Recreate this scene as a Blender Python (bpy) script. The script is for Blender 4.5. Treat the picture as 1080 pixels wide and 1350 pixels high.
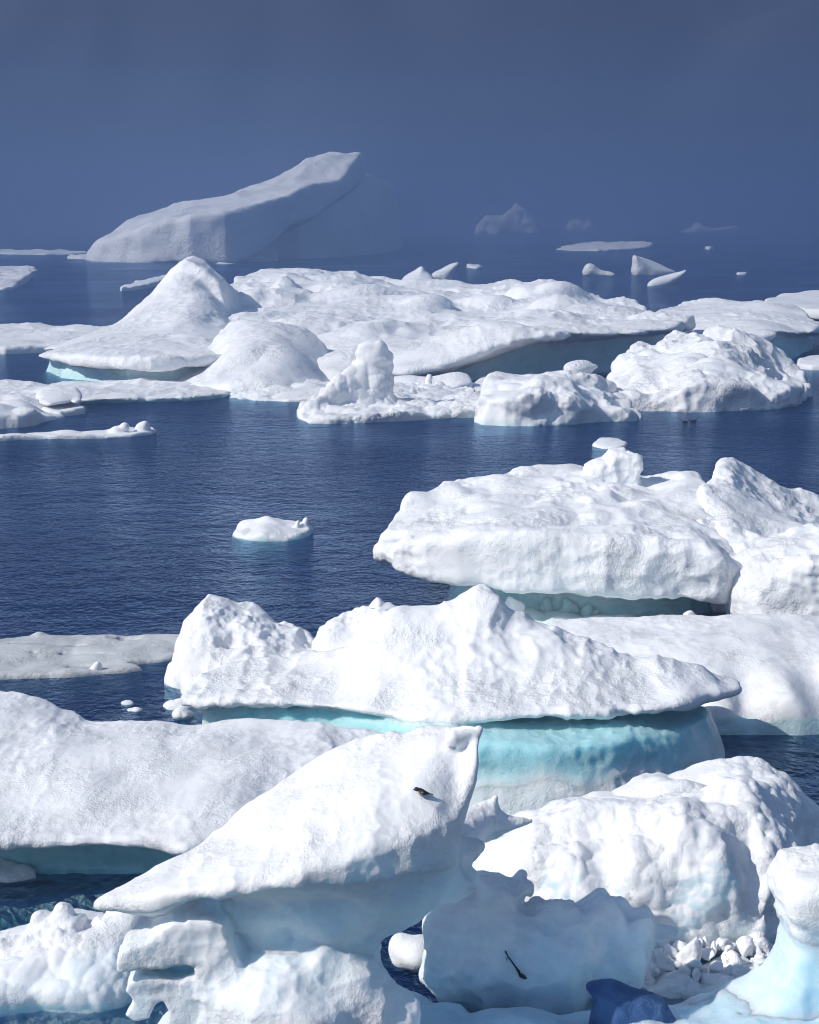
import bpy, math, random
import numpy as np
from mathutils import Vector
from mathutils.bvhtree import BVHTree

# ------------------------------------------------------------------ scene, camera, sky, sun
scene = bpy.context.scene
for o in list(bpy.data.objects):
    bpy.data.objects.remove(o)
col = scene.collection
rad = math.radians

CAM_H, FPX, HORIZON = 10.0, 2400.0, 288.0          # metres, focal length in photo pixels, horizon row
PITCH = math.atan((675.0 - HORIZON) / FPX)
cam_d = bpy.data.cameras.new('camera')
cam_d.sensor_fit = 'VERTICAL'
cam_d.sensor_height = 24.0
cam_d.lens = FPX / 1350.0 * 24.0
cam_d.clip_start = 0.5
cam_d.clip_end = 20000.0
cam = bpy.data.objects.new('camera', cam_d)
cam.location = (0, 0, CAM_H)
cam.rotation_euler = (math.pi / 2 - PITCH, 0, 0)
col.objects.link(cam)
scene.camera = cam

SUN_EL, SUN_BACK = rad(38), rad(21)                # sun stands to the left, a little behind the camera
to_sun = Vector((-math.cos(SUN_EL) * math.cos(SUN_BACK), -math.cos(SUN_EL) * math.sin(SUN_BACK), math.sin(SUN_EL)))
world = bpy.data.worlds.new('World')
scene.world = world
world.use_nodes = True
wn = world.node_tree
bgn = wn.nodes['Background']
sky = wn.nodes.new('ShaderNodeTexSky')
sky.sky_type = 'NISHITA'
sky.sun_disc = False
sky.sun_elevation = SUN_EL
sky.sun_rotation = math.atan2(to_sun.x, to_sun.y)
sky.air_density = 1.0
sky.dust_density = 0.3
sky.ozone_density = 2.0
wn.links.new(sky.outputs[0], bgn.inputs[0])
bgn.inputs[1].default_value = 0.115

sun_d = bpy.data.lights.new('sun', 'SUN')
sun_d.energy = 4.7
sun_d.angle = rad(0.5)
sun_d.color = (1.0, 0.945, 0.865)
sun = bpy.data.objects.new('sun', sun_d)
sun.rotation_euler = (-to_sun).to_track_quat('-Z', 'Y').to_euler()
sun.location = (-60, -20, 80)
col.objects.link(sun)

vs = scene.view_settings
vs.view_transform = 'Standard'
vs.look = 'None'
vs.exposure = -0.12
vs.gamma = 1.0
vs.use_curve_mapping = False
cy = scene.cycles
cy.use_denoising = True
cy.filter_width = 1.0
cy.max_bounces = 8
cy.diffuse_bounces = 4
cy.glossy_bounces = 3
cy.transmission_bounces = 3
cy.volume_bounces = 1
cy.transparent_max_bounces = 10
cy.caustics_reflective = False
cy.caustics_refractive = False

# ------------------------------------------------------------------ photo pixel -> place
FWD = np.array([0, math.cos(PITCH), -math.sin(PITCH)])
UPV = np.array([0, math.sin(PITCH), math.cos(PITCH)])


def ray(px, py):
    return FWD + np.array([(px - 540.0) / FPX, 0, 0]) + UPV * ((675.0 - py) / FPX)


SHIFT = [0]


def W(px, row):                                    # point of the water seen at a pixel
    row = row + SHIFT[0]
    r = ray(px, row)
    t = CAM_H / -r[2]
    return np.array([r[0] * t, r[1] * t])


def P(px, py, row):                                # pixel (px,py) at the distance of water row 'row'
    yy = W(540, row)[1]
    r = ray(px, py)
    t = yy / r[1]
    return np.array([r[0] * t, yy, CAM_H + r[2] * t])


def S(row):                                        # metres per pixel at that distance
    return W(540, row)[1] / math.cos(PITCH) / FPX


# ------------------------------------------------------------------ materials
def new_mat(name):
    m = bpy.data.materials.new(name)
    m.use_nodes = True
    nt = m.node_tree
    for n in list(nt.nodes):
        nt.nodes.remove(n)
    out = nt.nodes.new('ShaderNodeOutputMaterial')
    return m, nt, out


def nd(nt, kind, **kw):
    n = nt.nodes.new(kind)
    for k, v in kw.items():
        if k in n.bl_rna.properties:
            setattr(n, k, v)
        else:
            n.inputs[k.replace('_', ' ')].default_value = v
    return n


def ramp(nt, pts):
    r = nt.nodes.new('ShaderNodeValToRGB')
    e = r.color_ramp.elements
    while len(e) < len(pts):
        e.new(0.5)
    for i, (p, c) in enumerate(pts):
        e[i].position = p
        e[i].color = (c[0], c[1], c[2], 1) if hasattr(c, '__len__') else (c, c, c, 1)
    return r


def ice_material(name, k, dirt=0.35, snow=(0.91, 0.915, 0.92), mid=(0.76, 0.92, 0.93), deep=(0.38, 0.72, 0.76), bump=0.75, sss=0.0):
    """snow and glacier ice; the point attribute 'ice' says how much bare clear ice shows; k = scale of the grain"""
    m, nt, out = new_mat(name)
    L = nt.links.new
    geo = nd(nt, 'ShaderNodeNewGeometry')
    att = nd(nt, 'ShaderNodeAttribute', attribute_name='ice')
    n1 = nd(nt, 'ShaderNodeTexNoise', Scale=1.3 * k, Detail=6.0, Roughness=0.62)
    L(geo.outputs['Position'], n1.inputs['Vector'])
    add = nd(nt, 'ShaderNodeMath', operation='MULTIPLY_ADD')
    L(n1.outputs['Fac'], add.inputs[0]); add.inputs[1].default_value = 0.28
    sub = nd(nt, 'ShaderNodeMath', operation='SUBTRACT'); sub.inputs[1].default_value = 0.14
    L(att.outputs['Fac'], sub.inputs[0]); L(sub.outputs[0], add.inputs[2])
    rp = ramp(nt, [(0.0, snow), (0.16, snow), (0.5, mid), (1.0, deep)])
    L(add.outputs[0], rp.inputs[0])
    # old, dusty snow: streaks of grey
    mp = nd(nt, 'ShaderNodeMapping'); mp.inputs['Scale'].default_value = (1.0, 0.45, 1.6)
    L(geo.outputs['Position'], mp.inputs['Vector'])
    n2 = nd(nt, 'ShaderNodeTexNoise', Scale=0.9 * k, Detail=8.0, Roughness=0.7, Distortion=0.6)
    L(mp.outputs[0], n2.inputs['Vector'])
    rp2 = ramp(nt, [(0.46, 0.0), (0.72, 1.0)])
    L(n2.outputs['Fac'], rp2.inputs[0])
    dm = nd(nt, 'ShaderNodeMath', operation='MULTIPLY'); dm.inputs[1].default_value = dirt
    L(rp2.outputs[0], dm.inputs[0])
    mx = nd(nt, 'ShaderNodeMix', data_type='RGBA', blend_type='MULTIPLY')
    L(dm.outputs[0], mx.inputs['Factor']); L(rp.outputs[0], mx.inputs['A'])
    mx.inputs['B'].default_value = (0.58, 0.58, 0.60, 1)
    bs = nd(nt, 'ShaderNodeBsdfPrincipled')
    L(mx.outputs['Result'], bs.inputs['Base Color'])
    rr = nd(nt, 'ShaderNodeMapRange'); L(att.outputs['Fac'], rr.inputs['Value'])
    rr.inputs['To Min'].default_value = 0.75; rr.inputs['To Max'].default_value = 0.32
    L(rr.outputs[0], bs.inputs['Roughness'])
    bs.inputs['Specular IOR Level'].default_value = 0.3
    bs.inputs['IOR'].default_value = 1.31
    if sss:                                            # clear ice lets light travel inside it
        sw = nd(nt, 'ShaderNodeMapRange'); L(att.outputs['Fac'], sw.inputs['Value'])
        sw.inputs['From Min'].default_value = 0.15; sw.inputs['From Max'].default_value = 0.5; sw.inputs['To Max'].default_value = 0.9
        L(sw.outputs[0], bs.inputs['Subsurface Weight'])
        bs.inputs['Subsurface Radius'].default_value = (0.45, 0.85, 1.0)
        bs.inputs['Subsurface Scale'].default_value = sss
    pg = nd(nt, 'ShaderNodeTexNoise', Scale=0.55 * k, Detail=3.0, Roughness=0.5)
    L(geo.outputs['Position'], pg.inputs['Vector'])
    pm = nd(nt, 'ShaderNodeMapRange'); L(pg.outputs['Fac'], pm.inputs['Value'])
    pm.inputs['From Min'].default_value = 0.36; pm.inputs['From Max'].default_value = 0.66
    pm.inputs['To Min'].default_value = 0.12; pm.inputs['To Max'].default_value = 1.25
    prev = None
    for sc, ds, st in ((3.2, 0.10, 0.55), (9.0, 0.05, 0.75), (26.0, 0.022, 0.8)):
        n3 = nd(nt, 'ShaderNodeTexNoise', Scale=sc * k, Detail=5.0, Roughness=0.62)
        L(geo.outputs['Position'], n3.inputs['Vector'])
        bp = nd(nt, 'ShaderNodeBump', Distance=ds / k)
        ps = nd(nt, 'ShaderNodeMath', operation='MULTIPLY'); ps.inputs[1].default_value = st * bump * 1.6
        L(pm.outputs[0], ps.inputs[0]); L(ps.outputs[0], bp.inputs['Strength'])
        L(n3.outputs['Fac'], bp.inputs['Height'])
        if prev:
            L(prev.outputs[0], bp.inputs['Normal'])
        prev = bp
    L(bp.outputs[0], bs.inputs['Normal'])
    L(bs.outputs[0], out.inputs['Surface'])
    return m


MAT_NEAR = ice_material('near_ice', 2.2, sss=0.35)
MAT_NEARBLUE = ice_material('near_blue_ice', 2.2, sss=0.4, mid=(0.72, 0.88, 0.96), deep=(0.46, 0.72, 0.88))
MAT_DIRTY = ice_material('weathered_snow', 2.0, dirt=0.75, bump=0.6)
MAT_MIDN = ice_material('middle_ice', 1.2, dirt=0.35, sss=0.35)
MAT_MID = ice_material('distant_ice', 0.5, dirt=0.45)
MAT_FAR = ice_material('far_ice', 0.15, dirt=0.25)
MAT_SLUSH = ice_material('grey_slush', 1.6, dirt=0.8, snow=(0.62, 0.64, 0.64), bump=0.8)
MAT_BLUE = ice_material('clear_blue_ice', 2.0, dirt=0.15, snow=(0.10, 0.20, 0.36), mid=(0.06, 0.13, 0.29), deep=(0.03, 0.08, 0.21), bump=0.9)

# ------------------------------------------------------------------ mesh helpers
def make_mesh(name, verts, faces, mat, attrs=None, normals=None, smooth=True):
    """verts (n,3) array; faces (m,3|4) array or list of tuples"""
    me = bpy.data.meshes.new(name)
    if isinstance(faces, np.ndarray):
        n = faces.shape[1]
        me.vertices.add(len(verts)); me.vertices.foreach_set('co', np.ascontiguousarray(verts, dtype=np.float32).ravel())
        me.loops.add(faces.size); me.loops.foreach_set('vertex_index', np.ascontiguousarray(faces, dtype=np.int32).ravel())
        me.polygons.add(len(faces))
        me.polygons.foreach_set('loop_start', np.arange(0, faces.size, n, dtype=np.int32))
        me.update(calc_edges=True)
    else:
        me.from_pydata([tuple(v) for v in verts], [], faces)
    me.polygons.foreach_set('use_smooth', np.full(len(me.polygons), smooth))
    for k, v in (attrs or {}).items():
        a = me.attributes.new(k, 'FLOAT', 'POINT')
        a.data.foreach_set('value', np.ascontiguousarray(v, dtype=np.float32))
    me.materials.append(mat)
    me.validate()
    if normals is not None:
        me.normals_split_custom_set_from_vertices(normals.tolist())
    return me


def link(name, me, parent=None):
    o = bpy.data.objects.new(name, me)
    col.objects.link(o)
    if parent:
        o.parent = parent
    return o


def tag(o, label=None, cat=None, group=None, kind=None):
    if label: o['label'] = label
    if cat: o['category'] = cat
    if group: o['group'] = group
    if kind: o['kind'] = kind
    return o


# ------------------------------------------------------------------ noise
def hash_noise(p, seed):                            # gradient noise at points (n,3)
    i = np.floor(p).astype(np.int64)
    f = p - i
    u = f * f * f * (f * (f * 6 - 15) + 10)
    r = 0
    for dx in (0, 1):
        for dy in (0, 1):
            for dz in (0, 1):
                h = ((i[:, 0] + dx) * 374761393 + (i[:, 1] + dy) * 668265263 + (i[:, 2] + dz) * 2147483647 + seed * 1274126177) & 0xffffffff
                h = ((h ^ (h >> 13)) * 1274126177) & 0xffffffff
                h = h ^ (h >> 16)
                gx = (h & 1023) / 511.5 - 1; gy = ((h >> 10) & 1023) / 511.5 - 1; gz = ((h >> 20) & 1023) / 511.5 - 1
                w = (u[:, 0] if dx else 1 - u[:, 0]) * (u[:, 1] if dy else 1 - u[:, 1]) * (u[:, 2] if dz else 1 - u[:, 2])
                r = r + w * (gx * (f[:, 0] - dx) + gy * (f[:, 1] - dy) + gz * (f[:, 2] - dz))
    return r * 1.3


def worley2(p, seed):                                # squared distance to the nearest of scattered seeds, 0..1
    i = np.floor(p).astype(np.int64)
    f = (p - i).astype(np.float32)
    side = (f > 0.5) * 2 - 1                         # nearest 2x2x2 cells are enough here
    best = np.full(len(p), 9.0, np.float32)
    for dx in (0, 1):
        for dy in (0, 1):
            for dz in (0, 1):
                o = side * np.array([dx, dy, dz])
                c = i + o
                h = (c[:, 0] * 374761393 + c[:, 1] * 668265263 + c[:, 2] * 2147483647 + seed * 1274126177) & 0xffffffff
                h = ((h ^ (h >> 13)) * 1274126177) & 0xffffffff
                h = h ^ (h >> 16)
                d = 0
                for a in range(3):
                    q = o[:, a] + 0.2 + 0.6 * ((h >> (10 * a)) & 1023).astype(np.float32) / 1023 - f[:, a]
                    d = d + q * q
                best = np.minimum(best, d)
    return best


def axis_taps(c):
    i = np.floor(c).astype(int)
    f = (c - i).astype(np.float32)
    w = [(1 - f) ** 3 / 6, (3 * f ** 3 - 6 * f ** 2 + 4) / 6, (-3 * f ** 3 + 3 * f ** 2 + 3 * f + 1) / 6, f ** 3 / 6]
    return i - i.min(), w, int(i.max() - i.min()) + 4


def grid_noise(xs, ys, zs, wl, seed):               # smooth noise on a whole grid, wl = wavelength (x,y,z)
    rng = np.random.default_rng(seed)
    if not hasattr(wl, '__len__'):
        wl = (wl, wl, wl)
    ix, wx, lx = axis_taps(xs / wl[0]); iy, wy, ly = axis_taps(ys / wl[1]); iz, wz, lz = axis_taps(zs / wl[2])
    a = rng.uniform(-1, 1, (lx, ly, lz)).astype(np.float32)
    a = sum(a[ix + t] * wx[t][:, None, None] for t in range(4))
    a = sum(a[:, iy + t] * wy[t][None, :, None] for t in range(4))
    a = sum(a[:, :, iz + t] * wz[t][None, None, :] for t in range(4))
    return a * 2.6


# ------------------------------------------------------------------ solids: functions of (X,Y,Z), negative inside
def smax(a, b, k):
    h = np.maximum(k - np.abs(a - b), 0) / k
    return np.maximum(a, b) + h * h * k * 0.25


def smin(a, b, k):
    h = np.maximum(k - np.abs(a - b), 0) / k
    return np.minimum(a, b) - h * h * k * 0.25


def chaikin(p, n):                                   # rounds an outline but keeps its points
    p = np.array(p, float)
    for _ in range(n):
        a, b, c = np.roll(p, 1, axis=0), np.roll(p, -1, axis=0), np.roll(p, -2, axis=0)
        m = (p + b) * 0.56 - (a + c) * 0.06
        p = np.stack([p, m], 1).reshape(-1, 2)
    return p


def poly_sdf(p, x, y):
    x, y = np.broadcast_arrays(x, y)
    d = np.full(x.shape, 1e9, np.float32)
    ins = np.zeros(x.shape, bool)
    n = len(p)
    for a in range(n):
        ax, ay = p[a]; bx, by = p[(a + 1) % n]
        ex, ey = bx - ax, by - ay
        wx, wy = x - ax, y - ay
        t = np.clip((wx * ex + wy * ey) / (ex * ex + ey * ey + 1e-12), 0, 1)
        d = np.minimum(d, (wx - ex * t) ** 2 + (wy - ey * t) ** 2)
        if ay != by:
            c = ((ay > y) != (by > y)) & (x < ex * (y - ay) / (by - ay) + ax)
            ins ^= c
    return np.where(ins, -1, 1) * np.sqrt(d)


class Surf:                                         # smooth sheet through control points
    YS = 0.4                                        # depth counts less than width: the sheet is seen at a low angle

    def __init__(self, pts, lim=0.25, c=0.0016):
        p = np.array(pts, float)
        m = p[:, :2] * (1, self.YS)
        self.c = m.mean(0)
        self.s = m.std() + 1e-6
        self.e = c
        q = (m - self.c) / self.s
        n = len(q)
        r2 = ((q[:, None] - q[None]) ** 2).sum(2)
        A = np.zeros((n + 3, n + 3))
        A[:n, :n] = np.sqrt(r2 + c) - np.eye(n) * 2e-3
        A[:n, n] = 1; A[:n, n + 1:] = q; A[n, :n] = 1; A[n + 1:, :n] = q.T
        b = np.zeros(n + 3); b[:n] = p[:, 2]
        self.w = np.linalg.lstsq(A, b, rcond=1e-8)[0]
        self.q = q
        rg = p[:, 2].max() - p[:, 2].min()
        self.lo = p[:, 2].min() - lim * rg - 0.02
        self.hi = p[:, 2].max() + 0.06 * rg + 0.02

    def __call__(self, x, y):
        x, y = np.broadcast_arrays(x, y)
        a = ((x - self.c[0]) / self.s).astype(np.float32); b = ((y * self.YS - self.c[1]) / self.s).astype(np.float32)
        h = self.w[-3] + self.w[-2] * a + self.w[-1] * b
        for (u, v), w in zip(self.q.astype(np.float32), self.w.astype(np.float32)):
            h = h + w * np.sqrt((a - u) ** 2 + (b - v) ** 2 + np.float32(self.e))
        return np.clip(h, self.lo, self.hi).astype(np.float32)


class Prim:
    def __init__(self, f, box, ice, op, k, H=None, clip=None):
        self.f, self.box, self.ice, self.op, self.k, self.H = f, box, ice, op, k, H
        self.clip = ice >= 0.35 if clip is None else clip

    def under(self, cap, gap):                       # stay below the top sheet of another solid
        f0, H = self.f, cap.H
        self.f = lambda X, Y, Z: np.maximum(f0(X, Y, Z), (Z - H(X, Y) + gap) * 0.85)
        return self


ZB = -0.7                                            # how deep the ice is built below the water


def slab(poly, top, bottom=None, prof=None, k=0.15, ice=0.0, op='u', uk=0.2, sm=1, zb=None, clip=None):
    """plan outline (px,row), top sheet through (px,py,row), underside: None, height, or control points;
    prof = [(z, inset)] how far the outline draws in at each height"""
    pl = chaikin([W(*q) for q in poly], sm)
    H = top if callable(top) else Surf([P(*q) for q in top])
    zlo = ZB if zb is None else zb
    if bottom is None:
        B = None
    elif hasattr(bottom, '__len__'):
        B = Surf([P(*q) for q in bottom])
        zlo = B.lo
    else:
        B = bottom; zlo = bottom
    hi = H.hi if isinstance(H, Surf) else 3.0
    pz = np.array(prof, float) if prof else None

    def f(X, Y, Z):
        d = poly_sdf(pl, X, Y).astype(np.float32)
        if pz is not None:
            d = d + np.interp(Z, pz[:, 0], pz[:, 1]).astype(np.float32)
        v = smax(d, (Z - H(X, Y)) * 0.85, k)
        if B is None:
            v = np.maximum(v, zlo - Z)
        else:
            v = smax(v, ((B(X, Y) if callable(B) else B) - Z) * 0.85, k * 0.7)
        return v
    e = 0.0 if pz is None else max(0, -pz[:, 1].min())
    return Prim(f, (pl[:, 0].min() - e, pl[:, 0].max() + e, pl[:, 1].min() - e, pl[:, 1].max() + e, zlo, hi), ice, op, uk, H, clip)


def plate(poly, row, hd, k=None, lean=0.0, ice=0.0, op='u', uk=0.2, sm=1, turn=0.0, clip=None):
    """upright block: outline (px,py) seen from the front, half thickness hd in metres"""
    q = np.array([P(a, b, row) for a, b in poly])
    yc = q[0, 1]
    pl = chaikin(q[:, [0, 2]], sm)
    k = k or hd * 0.8
    xm = pl[:, 0].mean()

    def f(X, Y, Z):
        d = poly_sdf(pl, X, Z)
        return smax(d, np.abs(Y - yc - lean * Z - turn * (X - xm)) - hd, k)
    m = abs(lean) * abs(pl[:, 1]).max() + abs(turn) * (pl[:, 0].max() - pl[:, 0].min()) / 2
    return Prim(f, (pl[:, 0].min(), pl[:, 0].max(), yc - hd - m, yc + hd + m, pl[:, 1].min(), pl[:, 1].max()), ice, op, uk, None, clip)


def ell(px, py, row, rx, ry, rz, ice=0.0, op='u', uk=0.12):
    """rounded lump; rx, rz in pixels, ry in metres"""
    c = P(px, py, row); s = S(row)
    a, b, e = rx * s, ry, rz * s

    def f(X, Y, Z):
        return (np.sqrt(((X - c[0]) / a) ** 2 + ((Y - c[1]) / b) ** 2 + ((Z - c[2]) / e) ** 2) - 1) * min(a, b, e)
    return Prim(f, (c[0] - a, c[0] + a, c[1] - b, c[1] + b, c[2] - e, c[2] + e), ice, op, uk)


def cone(p0, p1, r0, r1, ice=0.0, op='u', uk=0.12):
    """tapering limb between two (px,py,row) points, radii in pixels"""
    a, b = P(*p0), P(*p1)
    r0 *= S(p0[2]); r1 *= S(p1[2])
    e = b - a; l2 = (e * e).sum()

    def f(X, Y, Z):
        t = np.clip(((X - a[0]) * e[0] + (Y - a[1]) * e[1] + (Z - a[2]) * e[2]) / l2, 0, 1)
        return np.sqrt((X - a[0] - t * e[0]) ** 2 + (Y - a[1] - t * e[1]) ** 2 + (Z - a[2] - t * e[2]) ** 2) - (r0 + (r1 - r0) * t)
    r = max(r0, r1); lo = np.minimum(a, b) - r; hi = np.maximum(a, b) + r
    return Prim(f, (lo[0], hi[0], lo[1], hi[1], lo[2], hi[2]), ice, op, uk)


def rock(px, py, row, r, seed, ice=0.0, op='u', uk=0.03, squash=1.0):
    """angular broken piece cut by random planes; r in pixels"""
    c = P(px, py, row); R_ = r * S(row)
    g = np.random.default_rng(seed)
    pl = []
    for _ in range(11):
        d = g.normal(size=3); d /= np.linalg.norm(d)
        pl.append((d, R_ * g.uniform(0.6, 1.0)))

    def f(X, Y, Z):
        v = np.sqrt((X - c[0]) ** 2 + (Y - c[1]) ** 2 + ((Z - c[2]) / squash) ** 2) - R_ * 1.08
        for d, o in pl:
            v = smax(v, (X - c[0]) * d[0] + (Y - c[1]) * d[1] + (Z - c[2]) / squash * d[2] - o, R_ * 0.25)
        return v
    e = R_ * 1.4
    return Prim(f, (c[0] - e, c[0] + e, c[1] - e, c[1] + e, c[2] - e, c[2] + e), ice, op, uk)


def sect(row, secs, ice=0.0, op='u', uk=0.2):
    """stack of oval sections: (py, centre px, half width px, half depth m, depth shift m)"""
    z = []; cx = []; hw = []; hd = []; cyy = []
    for s_ in sorted(secs, key=lambda t: -t[0]):
        p = P(s_[1], s_[0], row)
        z.append(p[2]); cx.append(p[0]); hw.append(s_[2] * S(row)); hd.append(s_[3]); cyy.append(p[1] + (s_[4] if len(s_) > 4 else 0))
    z, cx, hw, hd, cyy = map(np.array, (z, cx, hw, hd, cyy))

    def f(X, Y, Z):
        c = np.interp(Z, z, cx); w = np.interp(Z, z, hw); d = np.interp(Z, z, hd); cc = np.interp(Z, z, cyy)
        g = (np.sqrt(((X - c) / w) ** 2 + ((Y - cc) / d) ** 2) - 1) * np.minimum(w, d)
        return np.maximum(np.maximum(g, Z - z[-1]), z[0] - Z)
    return Prim(f, ((cx - hw).min(), (cx + hw).max(), (cyy - hd).min(), (cyy + hd).max(), z[0], z[-1]), ice, op, uk)


# ------------------------------------------------------------------ meshing
CORN = [(i, j, k) for i in (0, 1) for j in (0, 1) for k in (0, 1)]
EDGES = [(a, b) for a in range(8) for b in range(a + 1, 8) if sum(abs(x - y) for x, y in zip(CORN[a], CORN[b])) == 1]


def surface_nets(V):
    s = V < 0
    nx, ny, nz = (n - 1 for n in V.shape)
    cnt = np.zeros((nx, ny, nz), np.int8)
    for i, j, k in CORN:
        cnt += s[i:i + nx, j:j + ny, k:k + nz]
    act = np.nonzero((cnt > 0) & (cnt < 8))
    I, J, K = act
    cv = np.stack([V[I + i, J + j, K + k] for i, j, k in CORN], 1)
    pos = np.zeros((len(I), 3)); num = np.zeros(len(I))
    C = np.array(CORN, float)
    for a, b in EDGES:
        va, vb = cv[:, a], cv[:, b]
        m = (va < 0) != (vb < 0)
        t = np.where(m, va / np.where(m, va - vb, 1), 0)[:, None]
        pos += np.where(m[:, None], C[a] + t * (C[b] - C[a]), 0)
        num += m
    pos = pos / num[:, None] + np.stack(act, 1)
    idx = np.full((nx, ny, nz), -1, np.int32)
    idx[act] = np.arange(len(I), dtype=np.int32)
    F = []
    for ax in range(3):
        sl0 = [slice(1, n) for n in (nx, ny, nz)]; sl1 = [slice(1, n) for n in (nx, ny, nz)]
        sl0[ax] = slice(0, (nx, ny, nz)[ax]); sl1[ax] = slice(1, (nx, ny, nz)[ax] + 1)
        a, b = s[tuple(sl0)], s[tuple(sl1)]
        e = np.nonzero(a != b)
        fl = a[e]
        g = [e[0] + 1, e[1] + 1, e[2] + 1]; g[ax] = e[ax]
        u, v = [(1, 2), (2, 0), (0, 1)][ax]

        def cell(du, dv):
            h = list(g); h[u] = h[u] - du; h[v] = h[v] - dv
            return idx[h[0], h[1], h[2]]
        q = np.stack([cell(1, 1), cell(0, 1), cell(0, 0), cell(1, 0)], 1)
        q[~fl] = q[~fl][:, ::-1]
        F.append(q)
    return pos, np.concatenate(F)


def vert_normals(v, f):
    n = np.cross(v[f[:, 2]] - v[f[:, 0]], v[f[:, 3]] - v[f[:, 1]])
    r = np.zeros_like(v)
    for c in range(4):
        for a in range(3):
            r[:, a] += np.bincount(f[:, c], n[:, a], len(v))
    return r / (np.linalg.norm(r, axis=1)[:, None] + 1e-12)


def sstep(a, b, x):
    t = np.clip((x - a) / (b - a), 0, 1)
    return t * t * (3 - 2 * t)


BVHS = {}
TRI = []
NSEED = [11]


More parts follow.
